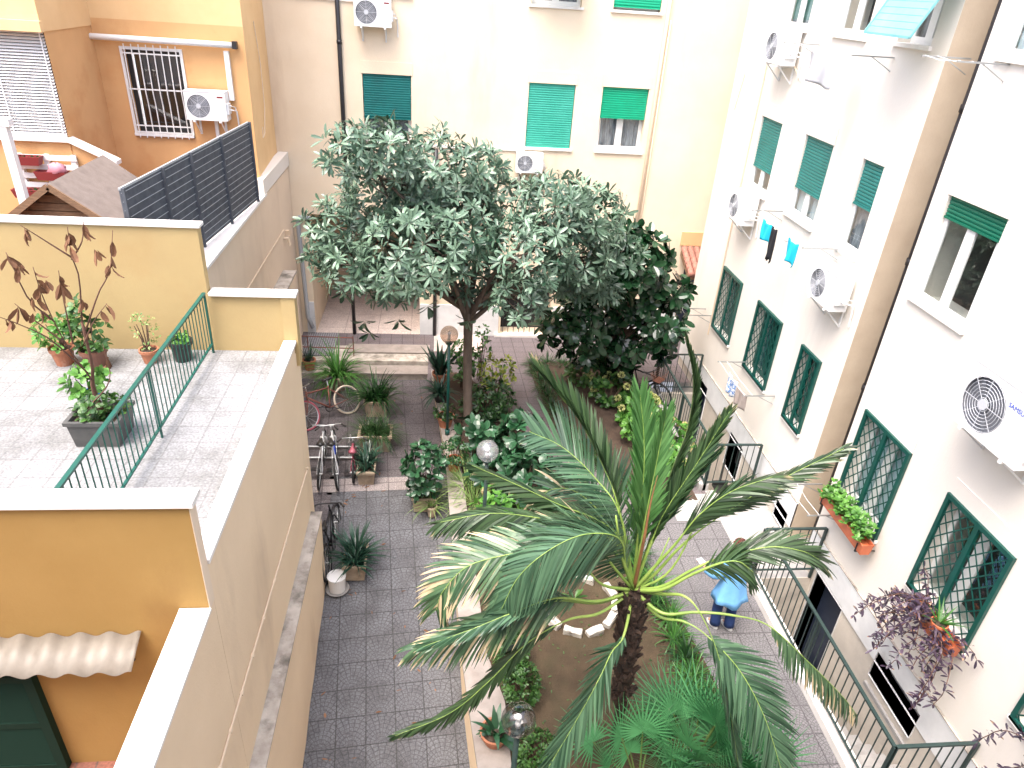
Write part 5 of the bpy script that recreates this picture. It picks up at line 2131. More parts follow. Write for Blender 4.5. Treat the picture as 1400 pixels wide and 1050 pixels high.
# near side, hanging
frond([(853, 868, 5.0), (836, 892, 4.85), (818, 930, 4.6), (785, 990, 4.35), (748, 1052, 4.1)], .46, 'palm', .24, fold=.2, up=(.25, -.8, .4), droop=.2, ang=(.95, 1.25), tipk=.6, sp=.02)
frond([(820, 838, 5.05), (775, 848, 4.9), (720, 880, 4.75), (670, 930, 4.6), (615, 975, 4.5), (540, 1006, 4.42)], .34, 'palmdark', .34, fold=-.75, up=(0, -.5, .8), droop=.3, ang=(1.1, 1.35), tipk=.3, sp=.016)
frond([(818, 824, 5.05), (755, 822, 4.85), (690, 845, 4.7), (625, 868, 4.6), (567, 886, 4.55)], .52, 'palmdry', .33, fold=-.45, up=(.1, -.5, .8), droop=.75, ang=(.75, 1.25), tipk=.5, sp=.02)
frond([(818, 822, 5.0), (760, 818, 4.8), (700, 838, 4.6), (640, 862, 4.5), (578, 884, 4.42)], .26, 'palm', .42, fold=.6, up=(.1, -.5, .8), droop=.25, ang=(1.1, 1.35), tipk=.5, sp=.022)
# left, the large arching ones
frond([(856, 775, 5.15), (850, 742, 5.0), (830, 730, 4.88), (790, 733, 4.8), (745, 756, 4.7), (708, 790, 4.65), (684, 836, 4.6)], .66, 'palm', .14, fold=-.35, up=(-.1, -.55, .8), droop=.7, sweep=(-.25, 0, -.25), ang=(.35, 1.0), tipk=.5, sp=.019)
frond([(848, 765, 5.2), (815, 742, 5.05), (760, 748, 4.95), (700, 757, 4.9), (640, 774, 4.85), (606, 808, 4.8), (596, 835, 4.78)], .56, 'palmdry', .26, fold=-.25, up=(0, -.55, .8), droop=.5, ang=(.6, 1.1), tipk=.6, sp=.019)
frond([(846, 748, 5.3), (800, 722, 5.3), (735, 708, 5.3), (670, 702, 5.3), (602, 714, 5.3)], .46, 'palmdark', .24, fold=-.55, up=(0, -.4, .9), droop=.7, ang=(.7, 1.2), tipk=.5, sp=.018)
frond([(848, 738, 5.4), (815, 710, 5.5), (765, 690, 5.6), (705, 662, 5.7), (645, 636, 5.8)], .34, 'palmdark', .27, fold=-.75, up=(0, -.5, .8), droop=.35, ang=(1.0, 1.3), tipk=.35, sp=.017)
frond([(846, 742, 5.5), (815, 695, 5.8), (782, 670, 6.0), (752, 670, 6.1), (736, 686, 6.1)], .40, 'palmdry', .38, fold=.5, up=(-.3, -.5, .8), droop=.5, ang=(.5, 1.1), tipk=.6)
frond([(850, 738, 5.6), (832, 697, 5.9), (806, 664, 6.2), (776, 648, 6.3)], .42, 'palm', .34, fold=-.5, up=(.2, -.6, .7), droop=.4, ang=(.8, 1.2))
for (P, r0) in (([(835, 770, 5.1), (815, 735, 5.1)], .02), ([(850, 760, 5.1), (842, 705, 5.1)], .02), ([(905, 790, 5.2), (930, 760, 5.2), (955, 705, 5.3)], .016), ([(825, 800, 5.0), (800, 775, 5.0)], .02), ([(898, 770, 5.2), (915, 735, 5.3)], .014)):
    b = MB()
    Q = spline([CR] + [oy(*p) for p in P], 8)
    b.tube(Q, [r0 - r0 * .07 * i for i in range(9)], 6)
    b.build('stalk', 'petiole', pt, smooth=True)
b = MB()
b.tube(spline([CR, oy(880, 740, 5.2), oy(889, 690, 5.25), oy(899, 650, 5.3)], 14), [.022 - .0014 * i for i in range(15)], 8)
b.build('flower_stalk', 'spathe', pt, smooth=True)

# ---------------------------------------------------------------- fan palm at the bottom
for i, (px, py, z, L, n_) in enumerate(((955, 1010, 1.0, .70, 22), (1015, 1045, .8, .6, 12), (880, 1050, .75, .55, 12))):
    c = oz(px, py, z)
    t = thing('fan_palm', ('bushy fan palm with spiky fans left of the hanging frond at the bottom', 'small fan palm half hidden behind the hanging frond at the bottom of the view', 'low fan palm at the foot of the feather palm, lowest in the view')[i], 'fan palm', (c.x, c.y, .02), 0, 'fan palms in the front bed')
    b, s = MB(), MB()
    for k in range(n_):
        a = k * 2.4 + rnd.uniform(-.3, .3)
        e = rnd.uniform(.15, 1.25)
        d = V((math.cos(a) * math.sin(e), math.sin(a) * math.sin(e), math.cos(e)))
        base = V((c.x, c.y, z * .45))
        h = base + d * rnd.uniform(.40, .75)
        s.tube([V((c.x, c.y, .05)), base, h], [.018, .014, .008], 5)
        up = V((0, 0, 1)) - d * d.z
        up = up.normalized() if up.length > .05 else V((0, 1, 0))
        S_ = d.cross(up).normalized()
        u0 = rnd.random()
        for q in range(26):
            g = (q / 25 - .5) * 3.9
            dr = (d * math.cos(g) + S_ * math.sin(g) + up * (.12 + .1 * abs(math.sin(g)))).normalized()
            b.strap(h, dr, L * rnd.uniform(.8, 1.05) * (.75 + .25 * math.cos(g)), .026, .35, nrm=up, n=3, u=min(1, max(0, u0 + rnd.uniform(-.15, .15))))
    b.build('fans', 'fan', t)
    s.build('stalks', 'petdark', t)

# ---------------------------------------------------------------- white stones round the little bed
ring = [(1.62, 8.35), (1.62, 8.02), (1.72, 7.70), (1.94, 7.42), (2.28, 7.27), (2.62, 7.40), (2.84, 7.68), (2.92, 8.0), (2.80, 8.32), (2.2, 8.55), (1.85, 8.52)]
WORD = ['left arc, farthest back', 'left side', 'left front, beside the bare bend', 'front, left of the lowest stone', 'front, lowest in the view', 'front right corner', 'right side, against the palm stalks', 'right side, behind the palm crown', 'right back', 'back, hidden under the fronds', 'back left']
for i, (x, y) in enumerate(ring):
    x2, y2 = ring[(i + 1) % len(ring)]
    a = math.atan2(y2 - y, x2 - x)
    L = min(.30, math.hypot(x2 - x, y2 - y) * .9)
    b = MB()
    cx, cy = (x + x2) / 2, (y + y2) / 2
    c, s = math.cos(a), math.sin(a)
    vs = []
    for zz in (-.02, .06, .15):
        for (u, v) in ((-1, -1), (0, -1), (1, -1), (1, 1), (0, 1), (-1, 1)):
            uu = u * L / 2 * rnd.uniform(.88, 1.05)
            vv = v * .065 * rnd.uniform(.75, 1.1)
            vs.append((cx + uu * c - vv * s, cy + uu * s + vv * c, zz + rnd.uniform(-.012, .012)))
    fs = [(5, 4, 3, 2, 1, 0), (12, 13, 14, 15, 16, 17)] + [(k * 6 + j, k * 6 + (j + 1) % 6, k * 6 + 6 + (j + 1) % 6, k * 6 + 6 + j) for k in (0, 1) for j in range(6)]
    b.add(vs, fs)
    tag(b.build('edging_stone', 'whitestone', None, bevel=.012), 'rough white edging stone of the small ring bed: ' + WORD[i], 'stone', 'white stones edging the ring bed')
t = thing('seedling', 'small leafy seedling inside the ring of white stones', 'plant', (2.25, 8.0, .05))
b = MB()
rosette(b, (2.25, 8.0, .08), (0, 0, 1), 7, .22, .06, (.3, 1.1))
b.build('foliage', 'bush', t)

# ---------------------------------------------------------------- borders and shrubs
ORD = ['first', 'second', 'third', 'fourth', 'fifth', 'sixth', 'seventh', 'eighth', 'ninth', 'tenth', 'eleventh', 'twelfth', 'thirteenth', 'fourteenth', 'fifteenth', 'sixteenth', 'seventeenth', 'eighteenth']
AG = [(3.5, 8.9), (3.45, 8.55), (3.62, 8.25), (3.55, 7.9), (3.72, 7.6), (3.66, 7.2), (3.74, 6.85), (3.72, 6.5), (3.62, 6.25), (3.82, 6.1), (3.6, 5.85), (3.9, 5.75), (3.3, 9.3), (3.1, 9.7), (3.86, 5.4)]
for i, (x, y) in enumerate(sorted(AG, key=lambda q: q[1])):
    t = thing('border_plant', 'strap-leaved green tuft beside the right path, ' + ORD[i] + ' from the fan palm', 'border plant', (x, y, .04), 0, 'strap-leaved border tufts along the right path')
    b = MB()
    tuft(b, (x, y, .04), 75, .44, .022, 1.5, 1.15, .10)
    b.build('foliage', 'grassm' if i % 3 else 'grassd', t)
BD = [(2.45, 16.1), (2.8, 16.15), (3.2, 16.1), (2.45, 15.7), (2.5, 15.3), (2.52, 14.9), (2.58, 14.5), (2.62, 14.1), (2.68, 13.7), (2.75, 13.3), (2.85, 12.9), (3.0, 12.5), (3.15, 12.1), (3.35, 11.7), (3.55, 11.3), (3.75, 10.9), (3.62, 16.15), (4.0, 16.1)]
for i, (x, y) in enumerate(sorted(BD, key=lambda q: q[1])):
    t = thing('border_plant', 'dark tuft in the far bed border, ' + ORD[i] + ' from its near end, towards the back wall', 'border plant', (x, y, .04), 0, 'dark border tufts along the diagonal path')
    b = MB()
    tuft(b, (x + .1, y, .04), 60, .36, .02, 1.3, 1.2, .14)
    b.build('foliage', 'grassd', t)
HD = [((1.02, 7.35), 'round dark clipped bush nearest the ring of stones, along the planter wall'), ((1.08, 6.85), 'clipped green bush along the planter wall, between two others'), ((1.16, 6.35), 'clipped green bush along the planter wall, just above the potted orchid'), ((1.25, 5.35), 'clipped green bush beside the clear grey globe lamp'), ((1.3, 4.8), 'clipped green bush at the bottom of the view by the nearest lamp')]
for (x, y), lb in HD:
    bush('clipped_bush', lb, 'bush', (x + .06, y, .22), (.24, .30, .24), 150, .065, .03, 'hedge' if y > 7 else 'bush', 'clipped bushes along the planter wall', rose=6, base=.02)
SH = [
    ('shrub', 'dark shrub round the foot of the loquat trunk', (1.05, 13.6, .35), (.45, .5, .4), 60, .15, .06, 'hedge', 6),
    ('shrub', 'dark leafy shrub behind the loquat trunk, right side', (1.35, 13.9, .35), (.4, .45, .38), 50, .14, .06, 'hedge', 6),
    ('shrub', 'yellow-green variegated shrub right of the loquat trunk', (1.45, 14.6, .62), (.42, .4, .42), 42, .12, .07, 'bushv', 6),
    ('shrub', 'green shrub with yellowish tips left of the loquat trunk', (.62, 14.8, .75), (.30, .35, .55), 44, .12, .07, 'bush', 6),
    ('shrub', 'fine-leaved dark shrub beside the diagonal path, lower right of the loquat', (1.55, 13.2, .3), (.35, .4, .32), 60, .10, .04, 'hedge', 7),
    ('shrub', 'slender shrub with thin upright twigs right of the loquat trunk', (1.1, 15.3, 1.0), (.2, .2, .6), 22, .10, .06, 'bush', 5),
    ('rubber_plant', 'low rubber plant with big dark oval leaves, left of the milky lamp', (.85, 11.9, .55), (.4, .45, .5), 26, .26, .13, 'rubberl', 6),
    ('rubber_plant', 'rubber plant with big dark oval leaves behind the milky lamp', (1.75, 11.7, .6), (.45, .4, .6), 34, .26, .13, 'rubberl', 6),
    ('rubber_plant', 'spreading rubber plant right of the milky lamp', (1.75, 10.6, .5), (.7, .6, .45), 48, .25, .13, 'rubberl', 6),
    ('rubber_plant', 'rubber plant just below the milky lamp', (1.2, 10.9, .4), (.45, .5, .4), 32, .24, .12, 'rubberl', 6),
]
for (nm, lb, c, r, n_, L, W, m, ro) in SH:
    bush(nm, lb, 'shrub', c, r, n_, L, W, m, None, ro, .02, OVAL if nm == 'rubber_plant' else ((.3, .8), (.62, 1), (.85, .6)))
t = thing('ornamental_grass', 'pale arching grass clump on the bed beside the potted ficus', 'grass clump', (.72, 11.0, .05))
b = MB()
tuft(b, (.62, 11.0, .05), 130, .75, .014, 1.6, 1.0, .22)
tuft(b, (.75, 10.5, .05), 90, .7, .014, 1.6, 1.0, .2)
b.build('foliage', 'grassl', t)


def hydrangea(c, r, n_, heads, lb, m='bushl', fm='flower'):
    c = V(c)
    t = bush('hydrangea', lb, 'hydrangea', c, r, n_, .15, .10, m, 'hydrangeas in the beds', 5, .02, OVAL)
    for k in range(heads):
        p = rv().normalized()
        p = c + V((p.x * r[0], p.y * r[1], abs(p.z) * r[2] * 1.05 + .02))
        b = MB()
        for q in range(42):
            d = rv().normalized()
            d.z = d.z * .8 + .1
            b.leaf(p + d * .05, d + rv(.4), rv(), .05, .05, .1, prof=OVAL)
        b.build('flower_head', fm, t)


hydrangea((1.15, 9.9, .35), (.42, .5, .32), 60, 5, 'bright green hydrangea on the bed left of the palm fronds')
hydrangea((1.0, 9.1, .3), (.32, .4, .28), 36, 3, 'small bright green hydrangea against the planter wall under the palm fronds')
hydrangea((3.65, 15.1, .40), (.42, .4, .36), 40, 7, 'hydrangea with pale heads under the glossy tree', 'bush', 'flowerw')
hydrangea((4.15, 14.2, .40), (.48, .42, .36), 46, 8, 'hydrangea with pale heads in the middle of the far bed', 'bush', 'flowerw')
hydrangea((4.6, 13.3, .38), (.5, .45, .36), 50, 8, 'leafy hydrangea with few heads, in front of the dark bicycle', 'bushl', 'flowerw')
hydrangea((4.45, 12.5, .36), (.42, .42, .34), 44, 8, 'hydrangea with pinkish heads, nearest the upright green frond', 'bushl')
hydrangea((5.0, 12.1, .40), (.4, .45, .38), 46, 12, 'hydrangea with many pinkish faded heads, along the far well kerb', 'bushl')
hydrangea((5.0, 11.3, .36), (.3, .35, .32), 30, 6, 'hydrangea at the lower right end of the far bed by the railing corner', 'bushl')
# sparse weeds on the bare front bed
b = MB()
for i in range(260):
    y = rnd.uniform(5.2, 9.6)
    x = rnd.uniform(1.25, 3.5)
    d = V((rnd.uniform(-1, 1), rnd.uniform(-1, 1), .5))
    b.leaf((x, y, .06), d, (0, 0, 1), rnd.uniform(.03, .07), .02)
o = stuff(b.build('weeds', 'bush'))
tag(o, 'sparse tiny weeds and litter on the bare brown soil', 'weeds')

# ---------------------------------------------------------------- potted plants
GP = 'potted plants in the courtyard'


def potted(c, label, r, h, pm, kind, fm, square=None, group=GP, **k):
    t = thing('potted_plant', label, 'potted plant', c, 0, group)
    top = pot(t, c, r, h, pm, square)
    b = MB()
    if kind == 'strap':
        tuft(b, top, k.get('n', 80), k.get('L', .6), k.get('W', .03), k.get('droop', 1.4), k.get('up', 1.0), r * .5)
        if square:
            for q in (-.6, .6):
                tuft(b, top + V((0, square[1] * q, 0)) if square[1] > square[0] else top + V((square[0] * q, 0, 0)), k.get('n', 80) // 2, k.get('L', .6) * .85, k.get('W', .03), k.get('droop', 1.4), k.get('up', 1.0), r * .4)
    elif kind == 'bush':
        R_ = k.get('rad', (.25, .25, .3))
        clump(b, top + V((0, 0, R_[2] * .85 + k.get('lift', 0))), R_, k.get('n', 40), lambda bb_, p, d: rosette(bb_, p, V((d.x, d.y, abs(d.z) * .5 + .5)) + rv(.3), k.get('rose', 6), k.get('L', .12), k.get('W', .06), (.5, 1.4), prof=k.get('prof', OVAL)), .35)
    b.build('foliage', fm, t)
    if kind == 'bush':
        s = MB()
        for q in range(5):
            p = rv(.7)
            s.tube([top + V((p.x * .06, p.y * .06, -.02)), top + V((p.x * R_[0] * .5, p.y * R_[1] * .5, R_[2] * .6 + k.get('lift', 0))), top + V((p.x * R_[0], p.y * R_[1], R_[2] * 1.3 + k.get('lift', 0)))], [.012, .009, .005], 5)
        s.build('stems', 'bark', t)
    return t


q = oz(417, 497, -.1)
potted((q.x + .15, 16.05, -.148), 'terracotta pot of spiky dracaena beside the red handrail', .16, .28, 'terra', 'strap', 'dracaena', n=26, L=.5, W=.035, droop=.5, up=.8)
potted((-2.36, 15.35, -.3), 'cement pot of a large arching spider plant in front of the steps', .24, .40, 'stonepot', 'strap', 'grassm', n=170, L=1.05, W=.036, droop=2.0, up=1.1)
potted((-1.36, 14.25, -.3), 'cement pot of dark strap leaves, behind the fern-like planter', .26, .42, 'stonepot', 'strap', 'grassd', square=(.26, .24), n=90, L=.8, W=.04, droop=1.5, up=.9)
potted((-1.27, 12.85, -.3), 'large cement planter of fine dark feathery foliage, in the middle of the pot row', .3, .42, 'stonepot', 'strap', 'hedge', square=(.34, .24), n=150, L=.75, W=.016, droop=1.7, up=1.2)
potted((-1.36, 11.85, -.3), 'long cement planter of dark fan-shaped leaves beside the bicycles', .2, .34, 'stonepot', 'strap', 'dracaena', square=(.17, .40), n=60, L=.45, W=.04, droop=.9, up=.9)
potted((-.20, 10.88, -.34), 'cement pot with a tall dark ficus by the planter wall', .2, .34, 'stonepot', 'bush', 'rubberl', square=(.22, .2), rad=(.34, .3, .62), n=60, L=.18, W=.095, rose=5)
potted((-.05, 10.62, -.36), 'thin arching spider plant at the foot of the potted ficus', .10, .24, 'stonepot', 'strap', 'grassl', n=50, L=.55, W=.014, droop=1.6, up=1.2)
potted((-1.36, 9.42, ground_z(9.42)), 'cement box of blue-green yucca standing alone near the white bucket', .2, .36, 'stonepot', 'strap', 'dracaena', square=(.19, .30), n=75, L=.62, W=.04, droop=.8, up=1.15)
potted((.22, 13.05, .12), 'terracotta pot of low greenery on the planter wall below the smoky lamp', .19, .26, 'terra', 'bush', 'hedge', rad=(.22, .22, .16), n=26, L=.09, W=.05)
potted((.38, 11.45, .12), 'red terracotta pot of a round small-leaved bush on the planter wall', .15, .26, 'terrabright', 'bush', 'hedge', rad=(.26, .26, .24), n=70, L=.075, W=.03)
potted((.10, 14.95, .12), 'terracotta pot of broad dark aspidistra leaves left of the smoky lamp', .18, .28, 'terra', 'strap', 'dracaena', n=46, L=.75, W=.10, droop=.5, up=.6)
potted((.10, 14.1, .12), 'dark leafy pot plant below the aspidistra on the planter wall', .16, .22, 'blackpot', 'strap', 'dracaena', n=60, L=.55, W=.06, droop=1.3, up=1.1)
potted((.80, 5.62, .12), 'terracotta bowl of broad-leaved orchids on the planter wall by the nearest lamp', .19, .2, 'terra', 'strap', 'rubberl', n=22, L=.34, W=.09, droop=1.1, up=1.3)
GT = 'potted plants on the roof terrace'
zt = 3.82
potted((-4.93, 8.85, zt), 'terracotta pot of small leafy shrub, leftmost against the ochre parapet', .15, .25, 'terra', 'bush', 'bushl', group=GT, rad=(.24, .2, .28), n=34, L=.09, W=.05)
potted((-4.50, 8.78, zt), 'brown pot of leafy shrub behind the dead tree on the terrace', .17, .27, 'brownpot', 'bush', 'bush', group=GT, rad=(.24, .2, .40), n=36, L=.10, W=.055)
potted((-3.86, 8.92, zt), 'terracotta pot of thin pale twiggy plant on the terrace', .12, .2, 'terra', 'bush', 'grassl', group=GT, rad=(.17, .15, .30), n=24, L=.05, W=.02, rose=5)
potted((-3.46, 9.0, zt), 'ribbed black pot of low greenery at the far end of the green railing', .15, .30, 'blackpot', 'bush', 'bushl', group=GT, rad=(.12, .12, .06), n=22, L=.06, W=.04)
potted((-4.12, 7.72, zt), 'blue pot of bright green leaves beside the dead tree planter', .11, .22, 'blue', 'bush', 'bushl', group=GT, rad=(.2, .18, .2), n=30, L=.10, W=.07)
# dead tree in a square planter
c = V((-3.74, 7.1, zt))
t = thing('dead_tree', 'leafless little tree with brown shrivelled leaves in a dark square planter on the terrace', 'potted tree', c, 0)
top = pot(t, c, .28, .34, 'greypot', (.27, .24))
b = MB()
stem = spline([top + V((.04, 0, -.05)), top + V((0, 0, .35)), oy(126, 500, 7.0), oy(112, 440, 6.9)], 8)
b.tube(stem, [.032, .03, .027, .022, .019, .017, .015, .014, .013], 8)
tips = []
for path in ([(126, 520, 7.0), (90, 470, 6.7), (60, 410, 6.5), (45, 365, 6.4)], [(112, 440, 6.9), (108, 380, 6.8), (98, 350, 6.7), (92, 310, 6.6)], [(98, 355, 6.7), (112, 330, 6.7), (114, 300, 6.7)], [(98, 352, 6.7), (60, 328, 6.6), (28, 308, 6.5)],
             [(118, 450, 6.9), (135, 400, 6.9), (150, 370, 6.9), (154, 315, 6.9)], [(120, 510, 7.0), (70, 465, 6.6), (30, 445, 6.4), (-10, 430, 6.2)], [(100, 470, 6.8), (88, 415, 6.7), (80, 370, 6.6)], [(75, 440, 6.6), (40, 410, 6.5), (18, 365, 6.4), (8, 345, 6.4)],
             [(115, 470, 6.9), (128, 440, 6.9), (146, 415, 7.0)], [(118, 560, 7.0), (150, 520, 7.0), (140, 470, 7.0)], [(90, 470, 6.7), (50, 440, 6.6), (20, 415, 6.5)]):
    P = [oy(*p) for p in path]
    S_ = spline(P, 8)
    b.tube(S_, [.0095 - .0008 * i for i in range(9)], 5)
    tips.append((S_[-1], S_[-3]))
b.build('trunk', 'twig', t, smooth=True)
b = MB()
for k, (e, e2) in enumerate(tips):
    for m_ in range(5 if k in (0, 7, 2, 6) else 3):
        p = e.lerp(e2, rnd.random())
        b.leaf(p, V((rnd.uniform(-.5, .5), rnd.uniform(-.5, .5), -1)), rv(), rnd.uniform(.11, .19), .06, rnd.uniform(-.5, .6), fold=.7)
for (px, py, Y) in ((28, 365, 6.4), (45, 405, 6.5), (58, 385, 6.5), (50, 425, 6.55), (92, 320, 6.6), (115, 410, 6.85), (148, 365, 6.9), (130, 345, 6.9), (140, 600, 7.0)):
    p = oy(px, py, Y)
    for m_ in range(3):
        b.leaf(p + rv(.04), V((rnd.uniform(-.5, .5), rnd.uniform(-.4, .4), -1)), rv(), rnd.uniform(.1, .17), .055, rnd.uniform(-.6, .6), fold=.7)
b.build('dead_leaves', 'deadleaf', t)
b = MB()
clump(b, top + V((0, 0, .12)), (.22, .2, .14), 26, lambda bb_, p, d: rosette(bb_, p, (d.x, d.y, 1), 5, .09, .05), .3)
clump(b, top + V((.18, -.05, .15)), (.14, .12, .12), 12, lambda bb_, p, d: rosette(bb_, p, (d.x, d.y, 1), 5, .09, .06), .3)
b.build('undergrowth', 'bush', t)


# ---------------------------------------------------------------- window boxes on the right wall
def windowbox(label, y0, y1, z, fm, trail, n_, L, W, x=6.28, pm='terrabright', big=1.0):
    t = thing('window_box', label, 'window box', (6.5, (y0 + y1) / 2, z - .1), 0, 'flower boxes on the right wall')
    b = MB()
    vs = []
    for (k, zz) in ((.8, 0), (1.0, .17), (1.05, .17), (1.05, .19), (.9, .19), (.85, .12)):
        hx, hy = .09 * k, (y1 - y0) / 2 * (.94 + .06 * k)
        cy = (y0 + y1) / 2
        vs += [(x - hx, cy - hy, z + zz), (x + hx, cy - hy, z + zz), (x + hx, cy + hy, z + zz), (x - hx, cy + hy, z + zz)]
    fs = [(3, 2, 1, 0), (20, 21, 22, 23)]
    for k in range(5):
        for j in range(4):
            fs.append((4 * k + j, 4 * k + (j + 1) % 4, 4 * k + 4 + (j + 1) % 4, 4 * k + 4 + j))
    b.add(vs, fs)
    b.build('box', pm, t)
    b = MB()
    for y in (y0 + .1, y1 - .1):
        b.bar((6.497, y, z - .01), (x - .1, y, z - .01), .02, .015)
        b.bar((x - .1, y, z - .01), (x - .1, y, z + .15), .015, .015, (0, 1, 0))
    b.build('holder', 'iron', t)
    b = MB()
    st = MB()
    for i in range(n_):
        y = rnd.uniform(y0 + .03, y1 - .03)
        if trail:
            p = V((x + rnd.uniform(-.08, .05), y, z + .17))
            d = V((rnd.uniform(-.8, .15), rnd.uniform(-1.0, 1.0), rnd.uniform(-.2, .9))).normalized()
            pts = [p.copy()]
            m_ = rnd.randint(5, 5 + trail)
            for k in range(m_):
                p = p + d * .085 * big
                d = (d + V((rnd.uniform(-.2, .05), rnd.uniform(-.25, .25), -.33))).normalized()
                if p.x > 6.44:
                    p.x = 6.44
                pts.append(p.copy())
                for s in range(3):
                    ld = V((rnd.uniform(-1, .6), rnd.uniform(-1, 1), rnd.uniform(-.4, .9)))
                    b.leaf(p, ld, (0, 0, 1) if abs(ld.z) < .8 else (1, 0, 0), L * rnd.uniform(.7, 1.2), W, .25)
            st.tube(pts, .005, 4)
        else:
            p = V((x + rnd.uniform(-.13, .08), y, z + .2 + rnd.uniform(0, .22)))
            rosette(b, p, V((rnd.uniform(-.6, .2), rnd.uniform(-.4, .4), 1)), 6, L, W, (.5, 1.5), prof=OVAL)
    b.build('foliage', fm, t)
    if st.v:
        st.build('stems', 'purple' if False else 'twig', t)
    return t


q0, q1 = ox(1142, 645, 6.28), ox(1190, 730, 6.28)
windowbox('terracotta window box of fresh green herbs by the drainpipe recess', q1.y - .05, q0.y + .05, 1.64, 'bushl', 0, 95, .085, .055)
q0, q1 = ox(1235, 800, 6.25), ox(1340, 830, 6.25)
windowbox('terracotta window box of sprawling purple spiderwort under the second lattice window', 5.32, 6.15, 1.80, 'purple', 7, 32, .12, .030, 6.27, big=1.0)
windowbox('window box of purple spiderwort cut off by the right edge of the view', 3.2, 3.95, 1.72, 'purple', 6, 26, .12, .030, 6.27)
t = thing('potted_plant', 'small terracotta pot of an aloe-like rosette among the purple spiderwort', 'potted plant', (6.22, 5.62, 1.9), 0, 'flower boxes on the right wall')
top = pot(t, (6.2, 5.60, 1.93), .10, .17, 'terrabright')
b = MB()
tuft(b, top, 16, .34, .03, .5, 1.2, .03)
b.build('foliage', 'grassm', t)

# ---------------------------------------------------------------- the person
PX, PY = 4.50, 7.45
fw = V((-.35, .94, 0)).normalized()     # the way the person faces: away and slightly left
rg = V((fw.y, -fw.x, 0))
pe = thing('person', 'person with curly auburn hair in a loose light blue top and dark blue trousers', 'person', (PX, PY, 0))


def bp(r, f, z):
    return V((PX, PY, 0)) + rg * r + fw * f + V((0, 0, z))


J = [('pel', (0, 0, .93), .13, None), ('waist', (0, .01, 1.08), .12, 'pel'), ('chest', (0, .02, 1.26), .135, 'waist'), ('neckb', (0, .02, 1.41), .075, 'chest'), ('neck', (0, .045, 1.47), .05, 'neckb'),
     ('head0', (0, .07, 1.55), .072, 'neck'), ('head', (0, .075, 1.60), .088, 'head0'), ('crown', (0, .06, 1.66), .07, 'head')]
for s, nm in ((-1, 'l'), (1, 'r')):
    J += [(nm + 'hip', (s * .09, 0, .88), .088, 'pel'), (nm + 'knee', (s * .095, .05 * s * -1 + .02, .49), .055, nm + 'hip'), (nm + 'ank', (s * .09, .06 * -s - .02, .09), .036, nm + 'knee'), (nm + 'toe', (s * .10, .06 * -s + .12, .035), .034, nm + 'ank'),
          (nm + 'sh', (s * .165, .02, 1.36), .055, 'chest')]
J += [('lel', (-.27, .10, 1.14), .040, 'lsh'), ('lwr', (-.33, .30, 1.12), .028, 'lel'), ('lhand', (-.335, .37, 1.125), .030, 'lwr'),
      ('rel', (.26, .06, 1.10), .040, 'rsh'), ('rwr', (.20, .27, 1.06), .028, 'rel'), ('rhand', (.185, .34, 1.065), .030, 'rwr')]
for s, nm, h in ((-1, 'l', (-.335, .37, 1.125)), (1, 'r', (.185, .34, 1.065))):
    for k in range(4):
        o = (k - 1.5) * .018
        ln = (.055, .068, .07, .06)[3 - k if s < 0 else k]
        J.append((nm + 'f%d' % k, (h[0] + o, h[1] + .045, h[2] + .008), .0088, nm + 'hand'))
        J.append((nm + 'g%d' % k, (h[0] + o * 1.1, h[1] + .045 + ln * .55, h[2] - .006), .008, nm + 'f%d' % k))
        J.append((nm + 'h%d' % k, (h[0] + o * 1.1, h[1] + .04 + ln * .8, h[2] - .035), .007, nm + 'g%d' % k))
    J.append((nm + 't', (h[0] - s * .038, h[1] + .0, h[2] + .0), .0105, nm + 'hand'))
    J.append((nm + 'u', (h[0] - s * .048, h[1] + .045, h[2] - .008), .009, nm + 't'))
ix = {j[0]: i for i, j in enumerate(J)}
me = bpy.data.meshes.new('body')
me.from_pydata([bp(*j[1]) - V((PX, PY, 0)) for j in J], [(ix[j[3]], ix[j[0]]) for j in J if j[3]], [])
bo = bpy.data.objects.new('body', me)
COL.objects.link(bo)
bo.parent = pe
me.materials.append(M['skin'])
sk = bo.modifiers.new('skin', 'SKIN')
for i, j in enumerate(J):
    me.skin_vertices[0].data[i].radius = (j[2], j[2])
    me.skin_vertices[0].data[i].use_root = (i == 0)
sk.use_smooth_shade = True
bo.modifiers.new('sub', 'SUBSURF').levels = 1
bo.modifiers['sub'].render_levels = 2


def loft(rings, n=20):
    b = MB()
    vs = []
    for (c, a, d, ax, ay) in rings:
        for j in range(n):
            t = 2 * math.pi * j / n
            vs.append(c + ax * (a * math.cos(t)) + ay * (d * math.sin(t)))
    b.add(vs, [(i * n + j, i * n + (j + 1) % n, (i + 1) * n + (j + 1) % n, (i + 1) * n + j) for i in range(len(rings) - 1) for j in range(n)])
    return b


b = loft([(bp(0, -.01, .66), .29, .23, rg, fw), (bp(0, 0, .74), .265, .205, rg, fw), (bp(0, 0, .86), .235, .18, rg, fw), (bp(0, .0, .98), .205, .16, rg, fw), (bp(0, .01, 1.12), .19, .15, rg, fw), (bp(0, .02, 1.27), .195, .145, rg, fw),
          (bp(0, .02, 1.36), .185, .12, rg, fw), (bp(0, .02, 1.415), .12, .085, rg, fw), (bp(0, .03, 1.445), .075, .065, rg, fw)], 28)
for i, p in enumerate(b.v):
    ring_ = i // 28
    if ring_ < 4:
        d = p - bp(0, 0, p.z)
        b.v[i] = p + d * (.10 * math.sin((i % 28) * 1.35) * (4 - ring_) / 4) + V((0, 0, .025 * math.sin((i % 28) * .9) * (1 if ring_ == 0 else 0)))


